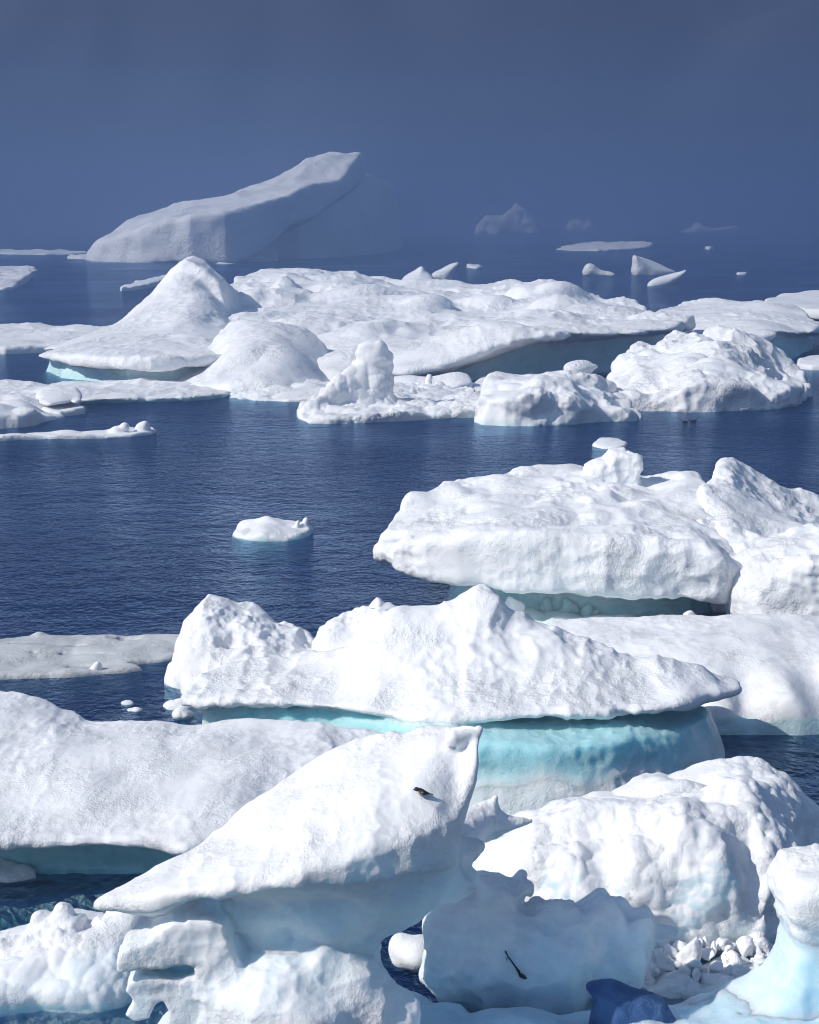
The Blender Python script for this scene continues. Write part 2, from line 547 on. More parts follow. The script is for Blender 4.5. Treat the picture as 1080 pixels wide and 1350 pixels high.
def berg(name, label, cat, row, prims, vox=2.5, fn=(), vn=(), under=None, wet=(0.12, 0.35), group=None, mat=None,
         ys=2.0, split=True, icefn=None, key=None, parts=('snow_cap', 'ice_foot')):
    """join the solids, roughen, mesh.  vox in pixels; fn / vn = [(wavelength m, amount m, kind)] roughness of the solid / of its skin
    kinds: 's' soft, 'b' puffy lumps, 'r' sharp crests; wavelength may be (x,y,z)"""
    NSEED[0] += 7
    seed = NSEED[0]
    vox = vox * 1.3
    cell = vox * S(row)
    for p in prims[1:]:
        if p.clip and p.op == 'u' and isinstance(prims[0].H, Surf):
            p.under(prims[0], 5 * cell)
    ad = [p for p in prims if p.op != 's']
    mg = 4 * cell + sum(a for _, a, _ in fn) + max(p.uk if hasattr(p, 'uk') else p.k for p in ad) * 0.3
    bx = [min(p.box[i] for p in ad) if i % 2 == 0 else max(p.box[i] for p in ad) for i in range(6)]
    xs = np.arange(bx[0] - mg, bx[1] + mg, cell)
    ysx = np.arange(bx[2] - mg, bx[3] + mg, cell * ys)
    zs = np.arange(bx[4] - mg, bx[5] + mg, cell)
    X, Y, Z = (t.astype(np.float32) for t in (xs[:, None, None], ysx[None, :, None], zs[None, None, :]))
    V = None
    for p in prims:
        f = p.f(X, Y, Z).astype(np.float32)
        if V is None:
            V = f
        elif p.op == 'u':
            V = smin(V, f, p.k)
        elif p.op == 's':
            V = smax(V, -f, p.k)
        elif p.op == 'i':
            V = smax(V, f, p.k)
    V = np.array(np.broadcast_to(V, (len(xs), len(ysx), len(zs))))
    for q, (wl, amp, kind) in enumerate(fn):
        g = grid_noise(xs, ysx, zs, wl, seed * 31 + q)
        if kind == 'b':
            g = 0.45 - np.abs(g) * 1.4
        elif kind == 'r':
            g = np.abs(g) * 1.4 - 0.45
        V += amp * g
    for sl in ((0,), (-1,)):
        V[sl[0]] = np.maximum(V[sl[0]], 0.01); V[:, sl[0]] = np.maximum(V[:, sl[0]], 0.01); V[:, :, sl[0]] = np.maximum(V[:, :, sl[0]], 0.01)
    pos, F = surface_nets(V)
    v = np.stack([xs[0] + pos[:, 0] * cell, ysx[0] + pos[:, 1] * cell * ys, zs[0] + pos[:, 2] * cell], 1)
    n = vert_normals(v, F)
    keep = ~((v[F, 2].max(1) < -0.35) & (n[F, 2].mean(1) < -0.8))
    F = F[keep]
    used, inv = np.unique(F, return_inverse=True)
    v, n, F = v[used], n[used], inv.reshape(F.shape)
    for q, (wl, amp, kind) in enumerate(vn):
        if kind in 'cl':                                # 'c' melt cups with sharp rims, 'l' rounded lumps with creases
            g = 2.2 * np.minimum(worley2(v / np.array(wl) + 0.55 * hash_noise(v / (np.array(wl) * 1.3), seed + 8)[:, None], seed + q * 3), 0.9) - 0.6
            g = g if kind == 'c' else -g
        else:
            g = hash_noise(v / np.array(wl), seed + q * 3)
        if kind == 'b':
            g = np.abs(g) * 2 - 0.4
        elif kind == 'r':
            g = 0.4 - np.abs(g) * 2
        patch = 0.15 + 1.35 * sstep(-0.3, 0.45, hash_noise(v / (np.array(wl) * 6 + 0.5), seed + 40 + q))
        v = v + n * (amp * g * patch)[:, None]
        n = vert_normals(v, F)
    # how much bare ice shows
    x, y, z = v[:, 0], v[:, 1], v[:, 2]
    ws = 0; ic = 0
    for p in ad:
        w = np.exp(-np.clip(p.f(x, y, z), -0.05, 3) / (3 * cell))
        ws = ws + w; ic = ic + w * p.ice
    ice = ic / (ws + 1e-9)
    if under:
        z0, soft, amt = under
        ice = np.maximum(ice, amt * sstep(z0 + soft, z0 - soft, z) * sstep(0.75, 0.2, n[:, 2]))
    if wet:
        ice = np.maximum(ice, wet[1] * sstep(wet[0], 0.0, z))
    if icefn:
        ice = icefn(x, y, z, n, ice)
    ice = np.clip(ice + 0.06 * hash_noise(v / (0.35 + 8 * cell), seed + 99), 0, 1)
    mat = mat or MAT_NEAR
    fi = ice[F].mean(1) > 0.45
    if split and 0.04 < fi[(v[F, 2].mean(1) > 0.0)].mean() < 0.96:
        root = bpy.data.objects.new(name, None)
        c = W(540, row)
        root.location = ((bx[0] + bx[1]) / 2, (bx[2] + bx[3]) / 2, 0)
        root.empty_display_size = 0.3
        col.objects.link(root)
        off = np.array(root.location)
        for pn, sel in ((parts[0], ~fi), (parts[1], fi)):
            fs = F[sel]
            used, inv = np.unique(fs, return_inverse=True)
            me = make_mesh(pn, v[used] - off, inv.reshape(fs.shape), mat, {'ice': ice[used]}, n[used])
            link(pn, me, root)
    else:
        off = np.array([(bx[0] + bx[1]) / 2, (bx[2] + bx[3]) / 2, 0])
        me = make_mesh(name, v - off, F, mat, {'ice': ice})
        root = link(name, me)
        root.location = off
    tag(root, label, cat, group)
    TRI.append((len(F) * 2, label))
    if key:
        BVHS[key] = BVHTree.FromPolygons(v.tolist(), F.tolist())
    return root


def hit(key, px, py):                               # where the line of sight through a pixel meets a built thing
    r = Vector(ray(px, py)).normalized()
    h = BVHS[key].ray_cast(Vector((0, 0, CAM_H)), r)
    return h[0], h[1]


# ------------------------------------------------------------------ the setting: water, haze, mountain
def box_mesh(name, x0, x1, y0, y1, z0, z1, mat):
    v = [(x, y, z) for x in (x0, x1) for y in (y0, y1) for z in (z0, z1)]
    f = [(0, 1, 3, 2), (4, 6, 7, 5), (0, 4, 5, 1), (2, 3, 7, 6), (0, 2, 6, 4), (1, 5, 7, 3)]
    return make_mesh(name, np.array(v, float), f, mat, smooth=False)


def water_material():
    m, nt, out = new_mat('sea_water')
    L = nt.links.new
    geo = nd(nt, 'ShaderNodeNewGeometry')
    h = None
    for sc, rot, stretch, det, amt, dist in ((3.6, 0.10, 1.4, 4.0, 0.15, 0.3), (1.2, -0.15, 1.1, 3.0, 0.24, 0.2), (0.3, 0.25, 0.8, 3.0, 0.3, 0.0)):
        mp = nd(nt, 'ShaderNodeMapping')
        mp.inputs['Rotation'].default_value = (0, 0, rot)
        mp.inputs['Scale'].default_value = (stretch, 1.0, 1.0)
        L(geo.outputs['Position'], mp.inputs['Vector'])
        n = nd(nt, 'ShaderNodeTexNoise', Scale=sc, Detail=det, Roughness=0.55, Distortion=dist)
        L(mp.outputs[0], n.inputs['Vector'])
        mu = nd(nt, 'ShaderNodeMath', operation='MULTIPLY'); mu.inputs[1].default_value = amt
        L(n.outputs['Fac'], mu.inputs[0])
        if h is None:
            h = mu
        else:
            ad = nd(nt, 'ShaderNodeMath', operation='ADD'); L(h.outputs[0], ad.inputs[0]); L(mu.outputs[0], ad.inputs[1]); h = ad
    # calmer and livelier patches of water
    pn = nd(nt, 'ShaderNodeTexNoise', Scale=0.05, Detail=3.0)
    L(geo.outputs['Position'], pn.inputs['Vector'])
    pr = nd(nt, 'ShaderNodeMapRange'); L(pn.outputs['Fac'], pr.inputs['Value'])
    pr.inputs['From Min'].default_value = 0.3; pr.inputs['From Max'].default_value = 0.7
    pr.inputs['To Min'].default_value = 0.25; pr.inputs['To Max'].default_value = 1.6
    mh = nd(nt, 'ShaderNodeMath', operation='MULTIPLY'); L(h.outputs[0], mh.inputs[0]); L(pr.outputs[0], mh.inputs[1])
    bp = nd(nt, 'ShaderNodeBump', Strength=1.0, Distance=1.0)
    L(mh.outputs[0], bp.inputs['Height'])
    fr = nd(nt, 'ShaderNodeFresnel', IOR=1.33); L(bp.outputs[0], fr.inputs['Normal'])
    gl = nd(nt, 'ShaderNodeBsdfGlossy', Roughness=0.05); L(bp.outputs[0], gl.inputs['Normal'])
    gl.inputs['Color'].default_value = (0.54, 0.71, 0.96, 1)
    g2 = nd(nt, 'ShaderNodeBsdfGlossy', Roughness=0.27); L(bp.outputs[0], g2.inputs['Normal'])
    g2.inputs['Color'].default_value = (0.54, 0.71, 0.96, 1)
    gm = nd(nt, 'ShaderNodeMixShader', Fac=0.3); L(gl.outputs[0], gm.inputs[1]); L(g2.outputs[0], gm.inputs[2])
    tr = nd(nt, 'ShaderNodeBsdfTransparent'); tr.inputs['Color'].default_value = (0.86, 0.97, 0.97, 1)
    df = nd(nt, 'ShaderNodeBsdfDiffuse'); df.inputs['Color'].default_value = (0.003, 0.036, 0.18, 1)
    m1 = nd(nt, 'ShaderNodeMixShader', Fac=0.28); L(tr.outputs[0], m1.inputs[1]); L(df.outputs[0], m1.inputs[2])
    m2 = nd(nt, 'ShaderNodeMixShader'); L(fr.outputs[0], m2.inputs[0]); L(m1.outputs[0], m2.inputs[1]); L(gm.outputs[0], m2.inputs[2])
    L(m2.outputs[0], out.inputs['Surface'])
    va = nd(nt, 'ShaderNodeVolumeAbsorption', Density=1.25)
    va.inputs['Color'].default_value = (0.05, 0.68, 0.70, 1)
    L(va.outputs[0], out.inputs['Volume'])
    return m


tag(link('water', box_mesh('water', -1500, 1500, -60, 2400, -5.0, 0.0, water_material())), 'dark blue rippled sea water between the ice', 'water', kind='structure')

mhz, nth, outh = new_mat('sea_fog')
pv = nd(nth, 'ShaderNodeVolumePrincipled')
pv.inputs['Color'].default_value = (0.36, 0.50, 0.78, 1)
pv.inputs['Density'].default_value = 0.0024
pv.inputs['Anisotropy'].default_value = 0.65
nth.links.new(pv.outputs[0], outh.inputs['Volume'])
tag(link('haze', box_mesh('haze', -1560, 1560, -120, 2460, -6.0, 46.0, mhz)), 'pale blue sea fog thickening with distance', 'haze', kind='stuff')


def mountain():
    nx, ny = 170, 70
    xs = np.linspace(-2600, 2600, nx); ys_ = np.linspace(2520, 4600, ny)
    X, Y = np.meshgrid(xs, ys_, indexing='ij')
    p = np.stack([X.ravel(), Y.ravel(), np.zeros(X.size)], 1)
    h = sum(a * np.abs(hash_noise(p / w, 5 + i)) for i, (w, a) in enumerate(((900, 330), (420, 160), (190, 80), (90, 34))))
    h = h * np.clip((p[:, 1] - 2520) / 700, 0, 1) + 0.62 * (p[:, 1] - 2520) - 20
    v = p.copy(); v[:, 2] = h
    v[:, 0] += 30 * hash_noise(p / 120, 50)
    i = np.arange(nx - 1)[:, None] * ny + np.arange(ny - 1)[None]
    f = np.stack([i, i + ny, i + ny + 1, i + 1], -1).reshape(-1, 4)
    m, nt, out = new_mat('mountain_rock')
    L = nt.links.new
    geo = nd(nt, 'ShaderNodeNewGeometry')
    n = nd(nt, 'ShaderNodeTexNoise', Scale=0.006, Detail=6.0, Roughness=0.6)
    L(geo.outputs['Position'], n.inputs['Vector'])
    r = ramp(nt, [(0.0, (0.018, 0.027, 0.055)), (0.62, (0.026, 0.037, 0.07)), (0.70, (0.12, 0.14, 0.19)), (1.0, (0.2, 0.23, 0.3))])
    sx = nd(nt, 'ShaderNodeSeparateXYZ'); L(geo.outputs['Position'], sx.inputs[0])
    mr = nd(nt, 'ShaderNodeMapRange'); L(sx.outputs['Z'], mr.inputs['Value'])
    mr.inputs['From Min'].default_value = 150; mr.inputs['From Max'].default_value = 420; mr.inputs['To Min'].default_value = 0.6; mr.inputs['To Max'].default_value = 1.03
    mm = nd(nt, 'ShaderNodeMath', operation='MULTIPLY'); L(n.outputs['Fac'], mm.inputs[0]); L(mr.outputs[0], mm.inputs[1])
    L(mm.outputs[0], r.inputs[0])
    b = nd(nt, 'ShaderNodeBsdfPrincipled', Roughness=0.9)
    L(r.outputs[0], b.inputs['Base Color']); L(b.outputs[0], out.inputs['Surface'])
    tag(link('mountain', make_mesh('mountain', v, f, m)), 'dark rocky mountainside with faint snow patches behind the fog', 'mountain', kind='structure')


mountain()
# ------------------------------------------------------------------ ICE
SNOW = [(0.9, 0.05, 's'), (0.35, 0.022, 'r'), (0.14, 0.008, 's')]

# ---- far bergs in the fog -------------------------------------------------------
berg('iceberg', 'huge tilted iceberg with a sloping back, half lost in the fog', 'iceberg', 345, [
    slab([(118, 340), (135, 345), (250, 347), (340, 346), (400, 343), (455, 340), (480, 336), (440, 332), (300, 331), (160, 334)],
         [(120, 338, 341), (150, 311, 341), (172, 295, 341), (250, 270, 340), (330, 250, 339), (400, 223, 338), (430, 205, 338), (445, 210, 337), (470, 199, 336), (478, 202, 336),
          (180, 300, 345), (260, 280, 346), (340, 268, 345), (420, 240, 342), (440, 235, 340), (300, 300, 333), (420, 270, 333)],
         bottom=[(120, 348, 341), (250, 348, 346), (325, 340, 346), (360, 318, 345), (400, 292, 343), (440, 264, 340), (470, 240, 337), (250, 352, 333), (400, 300, 333), (470, 240, 333)], k=1.6, uk=6),
    slab([(300, 341), (360, 341), (430, 340), (500, 334), (530, 327), (480, 325), (330, 330)],
         [(330, 300, 338), (400, 240, 337), (450, 215, 335), (475, 200, 334), (500, 215, 331), (515, 260, 329), (528, 318, 328), (430, 280, 339), (490, 280, 335)], k=3, ice=0.15, uk=4, clip=True)],
    vox=2.2, ys=3, fn=[((14, 14, 30), 0.7, 'b'), (6, 0.3, 's')], vn=[((9, 9, 22), 0.5, 'c'), (4, 0.4, 's')], mat=MAT_FAR, wet=(0.8, 0.4), split=False)
berg('iceberg', 'low snowy hump floating before the huge tilted iceberg', 'iceberg', 346, [
    slab([(262, 345), (300, 348), (350, 346), (366, 343), (330, 341), (280, 341)], [(265, 342, 345), (285, 337, 345), (312, 328, 344), (330, 333, 344), (362, 342, 344)], k=1, uk=1)],
    vox=1.5, fn=[(5, 0.5, 'b')], mat=MAT_FAR, split=False)


def far_floe(label, pts, tops, vox=1.3, amp=0.3, cat='ice floe', name='ice_floe', row=None, mat=None, group=None, k=0.5):
    row = row or int(np.mean([q[1] for q in pts]))
    s = S(row)
    return berg(name, label, cat, row, [slab(pts, tops, k=k * s * 5, uk=s * 3)], vox=vox, fn=[(s * 14, amp * s * 5, 'b'), (s * 6, amp * s * 2, 's')], mat=mat or MAT_FAR, wet=(s * 2, 0.4), split=False, group=group)


far_floe('thin white floe at the far left below the fog bank', [(-30, 334), (60, 336), (112, 334.5), (100, 332), (-30, 331)], [(-30, 331, 332.5), (50, 331.5, 333), (108, 332.5, 333.5), (50, 334, 335)])
far_floe('small ragged white lump at the left foot of the tilted iceberg', [(90, 341), (125, 342), (128, 339), (95, 338)], [(93, 338, 340), (105, 335, 340), (112, 337, 340), (126, 338, 340)], name='ice_chunk', cat='ice chunk')
far_floe('grey flat floe at the far left edge', [(-30, 362), (30, 360), (50, 357), (30, 354), (-30, 354)], [(-30, 353, 356), (20, 353.5, 356), (46, 355.5, 357)])
far_floe('bright wedge of ice at the far left edge, before the flat floe', [(-30, 384), (15, 382), (30, 375), (43, 364), (30, 362), (-30, 374)], [(-30, 372, 379), (12, 372, 379), (25, 366, 373), (40, 360.5, 366), (10, 378, 381)])
far_floe('thin pale sliver of floe behind the pointed snow peak', [(160, 384), (190, 381), (225, 371), (222, 364), (195, 369), (165, 378)], [(162, 379, 381), (190, 370, 375), (220, 363, 367)])
berg('iceberg', 'small shaded triangular berg left of its tilted twin', 'iceberg', 385, [
    plate([(529, 382), (533, 366), (545, 356), (556, 350), (562, 356), (572, 364), (584, 384), (560, 390), (535, 390)], 384, 2.2, k=2.0, turn=-0.5, ice=0.12)], vox=1.2, fn=[(4, 0.35, 'b')], mat=MAT_FAR, split=False, wet=None)
berg('iceberg', 'small berg with a fin tilted up to the right', 'iceberg', 382, [
    plate([(570, 362), (582, 356), (594, 349), (606, 346), (602, 355), (598, 366), (600, 382), (590, 388), (580, 384), (576, 372)], 381, 1.5, k=1.5)], vox=1.2, fn=[(4, 0.3, 'b')], mat=MAT_FAR, split=False, wet=None)
far_floe('tiny white floe right of the fin-shaped berg', [(617, 353), (630, 354), (637, 352), (625, 350.5)], [(618, 351.5, 352.5), (627, 350.2, 352.5), (635, 351, 352)], name='ice_chunk', cat='ice chunk')
berg('iceberg', 'low rounded berg left of the sharp sail-shaped one', 'iceberg', 364, [
    plate([(769, 362), (771, 353), (776, 349), (783, 350), (792, 355), (803, 356), (812, 361), (806, 368), (780, 368)], 364, 1.8, k=1.4)], vox=1.2, fn=[(4, 0.5, 'b')], vn=[(2, 0.15, 'c')], mat=MAT_FAR, split=False, wet=None)
berg('iceberg', 'sharp sail-shaped berg sloping down to the right', 'iceberg', 363, [
    plate([(834, 366), (833, 348), (834, 336), (842, 338), (860, 345), (876, 350), (891, 357), (888, 362), (870, 367)], 362, 2.5, k=1.6, turn=0.3)], vox=1.2, fn=[(4, 0.5, 'b')], vn=[(2, 0.15, 'r')], mat=MAT_FAR, split=False, wet=None)
berg('iceberg', 'small wedge of ice rising to a point on the right', 'iceberg', 377, [
    plate([(853, 376), (862, 368), (880, 362), (905, 355), (902, 362), (888, 374), (872, 382), (858, 382)], 377, 1.6, k=1.2)], vox=1.2, fn=[(3, 0.3, 'b')], mat=MAT_FAR, split=False, wet=None)
far_floe('long thin flat floe in the fog on the right', [(732, 329), (790, 331), (858, 327), (850, 324), (780, 325)], [(734, 326, 328), (790, 323.5, 327.5), (856, 322.5, 326), (830, 321, 326)])
far_floe('tiny white speck of ice far right', [(931, 329), (940, 329), (940, 327), (932, 327)], [(932, 326, 328), (937, 325, 328), (940, 327, 328)], name='ice_chunk', cat='ice chunk')
far_floe('tiny ice bit below the sail-shaped berg, towards the right edge', [(972, 362), (984, 362), (984, 360), (973, 360)], [(973, 360, 361), (980, 359.5, 361), (984, 360.5, 361)], name='ice_chunk', cat='ice chunk')
berg('iceberg', 'faint lumpy berg fading into the fog', 'iceberg', 308, [
    plate([(627, 306), (630, 292), (642, 284), (655, 284), (668, 280), (676, 272), (688, 273), (698, 281), (706, 296), (705, 306), (690, 312), (640, 312)], 308, 14, k=10)], vox=1.6, fn=[(14, 3.5, 'b'), (7, 1.5, 'b')], vn=[(8, 1.2, 'c')], mat=MAT_FAR, split=False, wet=None)
berg('iceberg', 'faint low berg right of the fading lumpy one', 'iceberg', 305, [
    plate([(750, 304), (753, 293), (764, 290), (770, 294), (778, 292), (786, 303), (770, 309)], 305, 9, k=7)], vox=1.6, fn=[(12, 2.5, 'b')], mat=MAT_FAR, split=False, wet=None)
berg('ice_floe', 'faint ragged floe in the fog at the far right', 'ice floe', 306, [
    plate([(895, 305), (912, 303), (918, 296), (926, 299), (936, 302), (950, 299), (970, 297), (972, 304), (940, 309), (905, 309)], 306, 8, k=5)], vox=1.4, fn=[(10, 1.5, 'b')], mat=MAT_FAR, split=False, wet=None)
berg('ice_floe', 'flat-topped white floe with turquoise foot at the right edge', 'ice floe', 425, [
    slab([(1008, 420), (1030, 428), (1100, 436), (1170, 430), (1160, 408), (1060, 406), (1015, 412)],
         [(1013, 398, 420), (1050, 401, 426), (1090, 404, 432), (1030, 392, 414), (1060, 388, 411), (1085, 386, 410), (1150, 388, 412)], bottom=0.75, k=0.4, uk=0.5),
    slab([(1020, 418), (1040, 425), (1100, 431), (1160, 426), (1150, 410), (1060, 410)], lambda x, y: 1.0 + 0 * x, k=0.3, ice=0.9)],
    vox=1.6, fn=[(3, 0.12, 's')], mat=MAT_MID)

# ---- the middle row ---------------------------------------------------------------
MIDN = [(4.0, 0.35, 'b'), (1.6, 0.12, 's')]
MIDV = [((1.6, 2.4, 1.2), 0.12, 'c'), (0.7, 0.06, 'c'), (0.35, 0.03, 's')]
berg('ice_floe', 'low grey floe strip at the left edge behind the pointed snow peak', 'ice floe', 458, [
    slab([(-40, 466), (60, 465), (120, 462), (190, 455), (180, 446), (60, 444), (-40, 443)],
         [(-40, 438, 452), (0, 439, 452), (50, 438, 452), (100, 436, 452), (170, 436, 450), (30, 450, 463), (100, 450, 460)], k=0.35)],
    vox=1.6, fn=[(2.5, 0.2, 'b')], vn=MIDV, mat=MAT_MID, split=False)
berg('iceberg', 'floe with a tall pointed snow peak and turquoise waterline', 'iceberg', 490, [
    slab([(38, 487), (60, 496), (130, 507), (200, 509), (260, 506), (330, 496), (350, 470), (335, 445), (270, 434), (190, 434), (120, 445), (70, 465)],
         [(45, 466, 487), (75, 460, 490), (150, 466, 503), (240, 466, 503), (300, 462, 495), (100, 450, 478), (140, 440, 472),
          (145, 434, 456), (172, 413, 453), (200, 391, 451), (228, 356, 450), (240, 345, 450), (250, 341, 450), (262, 344, 450), (278, 355, 450), (297, 370, 450),
          (304, 395, 452), (312, 425, 455), (225, 405, 464), (250, 395, 463), (280, 395, 461), (215, 425, 470), (250, 425, 474), (290, 430, 470), (325, 440, 468), (180, 445, 485), (250, 447, 488),
          (240, 400, 440), (200, 425, 440), (280, 400, 440)], bottom=0.95, k=0.35, uk=0.4),
    plate([(143, 440), (172, 414), (200, 391), (228, 356), (241, 344), (251, 341), (262, 345), (280, 356), (298, 369), (303, 385), (313, 430), (300, 470), (180, 470)], 452, 2.6, k=0.6, turn=-0.55, uk=0.4, sm=0),
    slab([(62, 489), (130, 503), (200, 506), (260, 503), (320, 490), (330, 460), (250, 442), (140, 452)], lambda x, y: 1.2 + 0 * x, prof=[(-0.5, -0.6), (0, 0), (1, 0.3)], k=0.3, ice=0.8)],
    vox=1.6, ys=3, fn=[(3.0, 0.16, 'b'), (1.5, 0.08, 's')], vn=[(1.5, 0.07, 'c'), (0.6, 0.04, 'c'), (0.3, 0.02, 's')], mat=MAT_MID)
berg('iceberg', 'long hummocky iceberg with a blue-shaded hollow under its right front', 'iceberg', 480, [
    slab([(300, 480), (400, 503), (470, 509), (540, 511), (620, 509), (700, 506), (800, 499), (880, 492), (908, 470), (890, 446), (760, 430), (600, 424), (400, 420), (310, 425)],
         [(305, 373, 433), (340, 370, 433), (380, 366, 433), (400, 369, 433), (430, 370, 433), (470, 373, 433), (500, 383, 433), (518, 392, 434),
          (530, 390, 440), (545, 385, 441), (565, 386, 442), (590, 396, 444), (612, 400, 442), (640, 393, 440), (665, 384, 440), (690, 375, 440), (715, 372, 440), (745, 380, 440), (770, 394, 440), (810, 402, 441), (840, 411, 443), (885, 415, 446),
          (320, 410, 455), (345, 400, 448), (370, 384, 444), (420, 392, 446), (470, 395, 450), (520, 415, 458), (560, 403, 456), (600, 415, 458), (650, 405, 452), (700, 395, 450), (740, 400, 455), (790, 412, 460),
          (340, 432, 470), (400, 438, 478), (480, 438, 482), (560, 440, 483), (620, 430, 480), (680, 420, 478), (740, 414, 474), (800, 420, 474), (860, 420, 470),
          (330, 470, 490), (420, 480, 500), (500, 482, 506), (560, 474, 506), (620, 455, 503), (670, 438, 501), (740, 432, 497), (800, 434, 493), (870, 430, 487)],
         bottom=[(310, 500, 482), (400, 512, 500), (450, 510, 508), (530, 500, 510), (580, 491, 509), (640, 468, 508), (672, 455, 506), (720, 446, 505), (800, 443, 499), (880, 437, 490),
                 (400, 500, 430), (600, 470, 430), (700, 430, 440), (850, 420, 445)], k=0.4, uk=0.5),
    slab([(320, 480), (470, 500), (560, 502), (640, 500), (720, 497), (800, 490), (870, 482), (890, 460), (760, 440), (500, 432), (330, 432)],
         [(340, 420, 470), (600, 440, 490), (740, 430, 480), (860, 425, 470), (500, 390, 440), (740, 400, 440)], prof=[(0, 0), (2.5, 0.9)], k=0.3, ice=0.8, uk=0.3),
    ell(563, 400, 452, 36, 2.6, 14, uk=0.5), ell(715, 386, 446, 42, 3.0, 14, uk=0.8), ell(378, 385, 440, 20, 2.0, 20, uk=0.5), ell(440, 382, 440, 30, 2.0, 13, uk=0.5), ell(335, 398, 446, 26, 2.4, 14, uk=0.6), ell(490, 392, 445, 34, 2.0, 11, uk=0.5), ell(650, 402, 450, 40, 2.2, 12, uk=0.6), ell(735, 412, 462, 26, 1.6, 14, uk=0.5), ell(800, 418, 466, 44, 2.0, 12, uk=0.6), ell(500, 432, 474, 70, 2.2, 8, uk=0.6)],
    vox=1.7, ys=4, fn=[(3.6, 0.42, 'b'), (1.6, 0.14, 'b')], vn=MIDV, mat=MAT_MID, wet=(0.2, 0.7))
berg('iceberg', 'long low berg with a smooth back tapering to the right edge', 'iceberg', 470, [
    slab([(855, 468), (900, 479), (960, 484), (1020, 482), (1065, 474), (1082, 455), (1060, 440), (1000, 430), (900, 430), (860, 440)],
         [(870, 414, 440), (905, 411, 440), (950, 408, 439), (1010, 402, 439), (1035, 406, 440), (1055, 414, 443), (1074, 428, 450), (900, 428, 460), (950, 424, 464), (1000, 418, 462), (1040, 422, 462),
          (900, 445, 474), (950, 444, 478), (1000, 437, 476), (1030, 434, 474), (1060, 437, 468)],
         bottom=[(860, 480, 470), (940, 480, 482), (985, 462, 482), (1003, 448, 480), (1025, 436, 480), (1060, 441, 472), (1080, 436, 458), (900, 460, 435), (1000, 430, 435)], k=0.35, uk=0.4),
    slab([(880, 466), (920, 474), (1000, 477), (1050, 470), (1068, 456), (1050, 444), (900, 440)], [(900, 430, 460), (1000, 420, 460), (1050, 425, 455), (960, 440, 470)], prof=[(0, -0.1), (2, 0.6)], k=0.3, ice=0.9)],
    vox=1.8, fn=[(3.5, 0.2, 'b'), (1.5, 0.08, 's')], vn=MIDV, mat=MAT_MID, wet=(0.25, 0.9))
berg('iceberg', 'smooth rounded white dome of ice in front of the hummocky iceberg', 'iceberg', 505, [
    slab([(228, 506), (262, 516), (350, 520), (430, 515), (447, 504), (430, 494), (340, 488), (280, 492)],
         [(233, 500, 505), (262, 486, 503), (284, 474, 500), (293, 458, 498), (302, 444, 497), (325, 433, 496), (350, 431, 496), (385, 441, 496), (412, 455, 497), (428, 472, 499), (441, 493, 503),
          (300, 470, 508), (340, 455, 507), (380, 462, 507), (405, 480, 508), (300, 500, 516), (350, 495, 517), (400, 500, 514), (255, 503, 511)], k=0.35)],
    vox=1.7, fn=[(2.5, 0.2, 'b')], vn=[(1.4, 0.06, 'c'), (0.6, 0.04, 's'), (0.3, 0.02, 's')], mat=MAT_MID, split=False)
berg('ice_floe', 'wide flat floe at left with turquoise edge, below the snow peak', 'ice floe', 520, [
    slab([(-40, 540), (60, 534), (150, 532), (250, 529), (300, 524), (314, 517), (300, 510), (200, 505), (60, 510), (-40, 516)],
         [(-40, 517, 524), (60, 512, 518), (150, 508, 514), (230, 506, 512), (300, 513, 518), (100, 521, 527), (200, 518, 524), (280, 516, 521), (-40, 528, 536)], prof=[(0.0, 0.25), (0.25, 0.0)], k=0.2)],
    vox=1.6, fn=[(2.0, 0.13, 'b')], vn=MIDV, mat=MAT_MID, under=(0.25, 0.1, 0.7), wet=(0.15, 0.6))
berg('ice_chunk', 'rounded boulder of ice on a thin foot at left, on the flat floe', 'ice boulder', 545, [
    slab([(45, 541), (60, 548), (100, 547), (114, 540), (100, 534), (60, 534)], [(48, 520, 540), (60, 513, 539), (85, 514, 539), (108, 520, 540), (60, 528, 545), (100, 528, 545)], bottom=0.45, k=0.4),
    slab([(55, 546), (80, 549), (112, 545), (105, 538), (65, 538)], lambda x, y: 0.3 + 0 * x, k=0.15, ice=0.2, uk=0.1)],
    vox=1.4, fn=[(1.2, 0.1, 'b')], vn=[(0.5, 0.04, 's')], mat=MAT_MID, split=False)
berg('iceberg', 'jagged ice block with a grey shaded face at the left edge', 'iceberg', 556, [
    slab([(-40, 562), (25, 564), (60, 556), (88, 550), (70, 542), (30, 538), (-40, 540)], [(-40, 524, 546), (0, 530, 546), (20, 526, 545), (45, 531, 545), (60, 540, 547), (84, 546, 549), (10, 540, 558), (40, 542, 556)], k=0.3)],
    vox=1.4, fn=[(1.6, 0.25, 'b'), (0.8, 0.1, 'b')], mat=MAT_MID, split=False)
berg('ice_floe', 'thin floe strip with two lumps at its right end, left edge', 'ice floe', 575, [
    slab([(-40, 582), (60, 579), (140, 578), (200, 573), (203, 566), (150, 569), (60, 573), (-40, 576)], lambda x, y: 0.14 + 0 * x, k=0.12),
    ell(155, 569, 573, 13, 0.5, 8), ell(165, 563, 573, 7, 0.35, 7), ell(188, 566, 571, 11, 0.4, 10), ell(192, 560, 571, 6, 0.3, 6)],
    vox=1.3, fn=[(0.8, 0.09, 'b')], mat=MAT_MID, split=False)
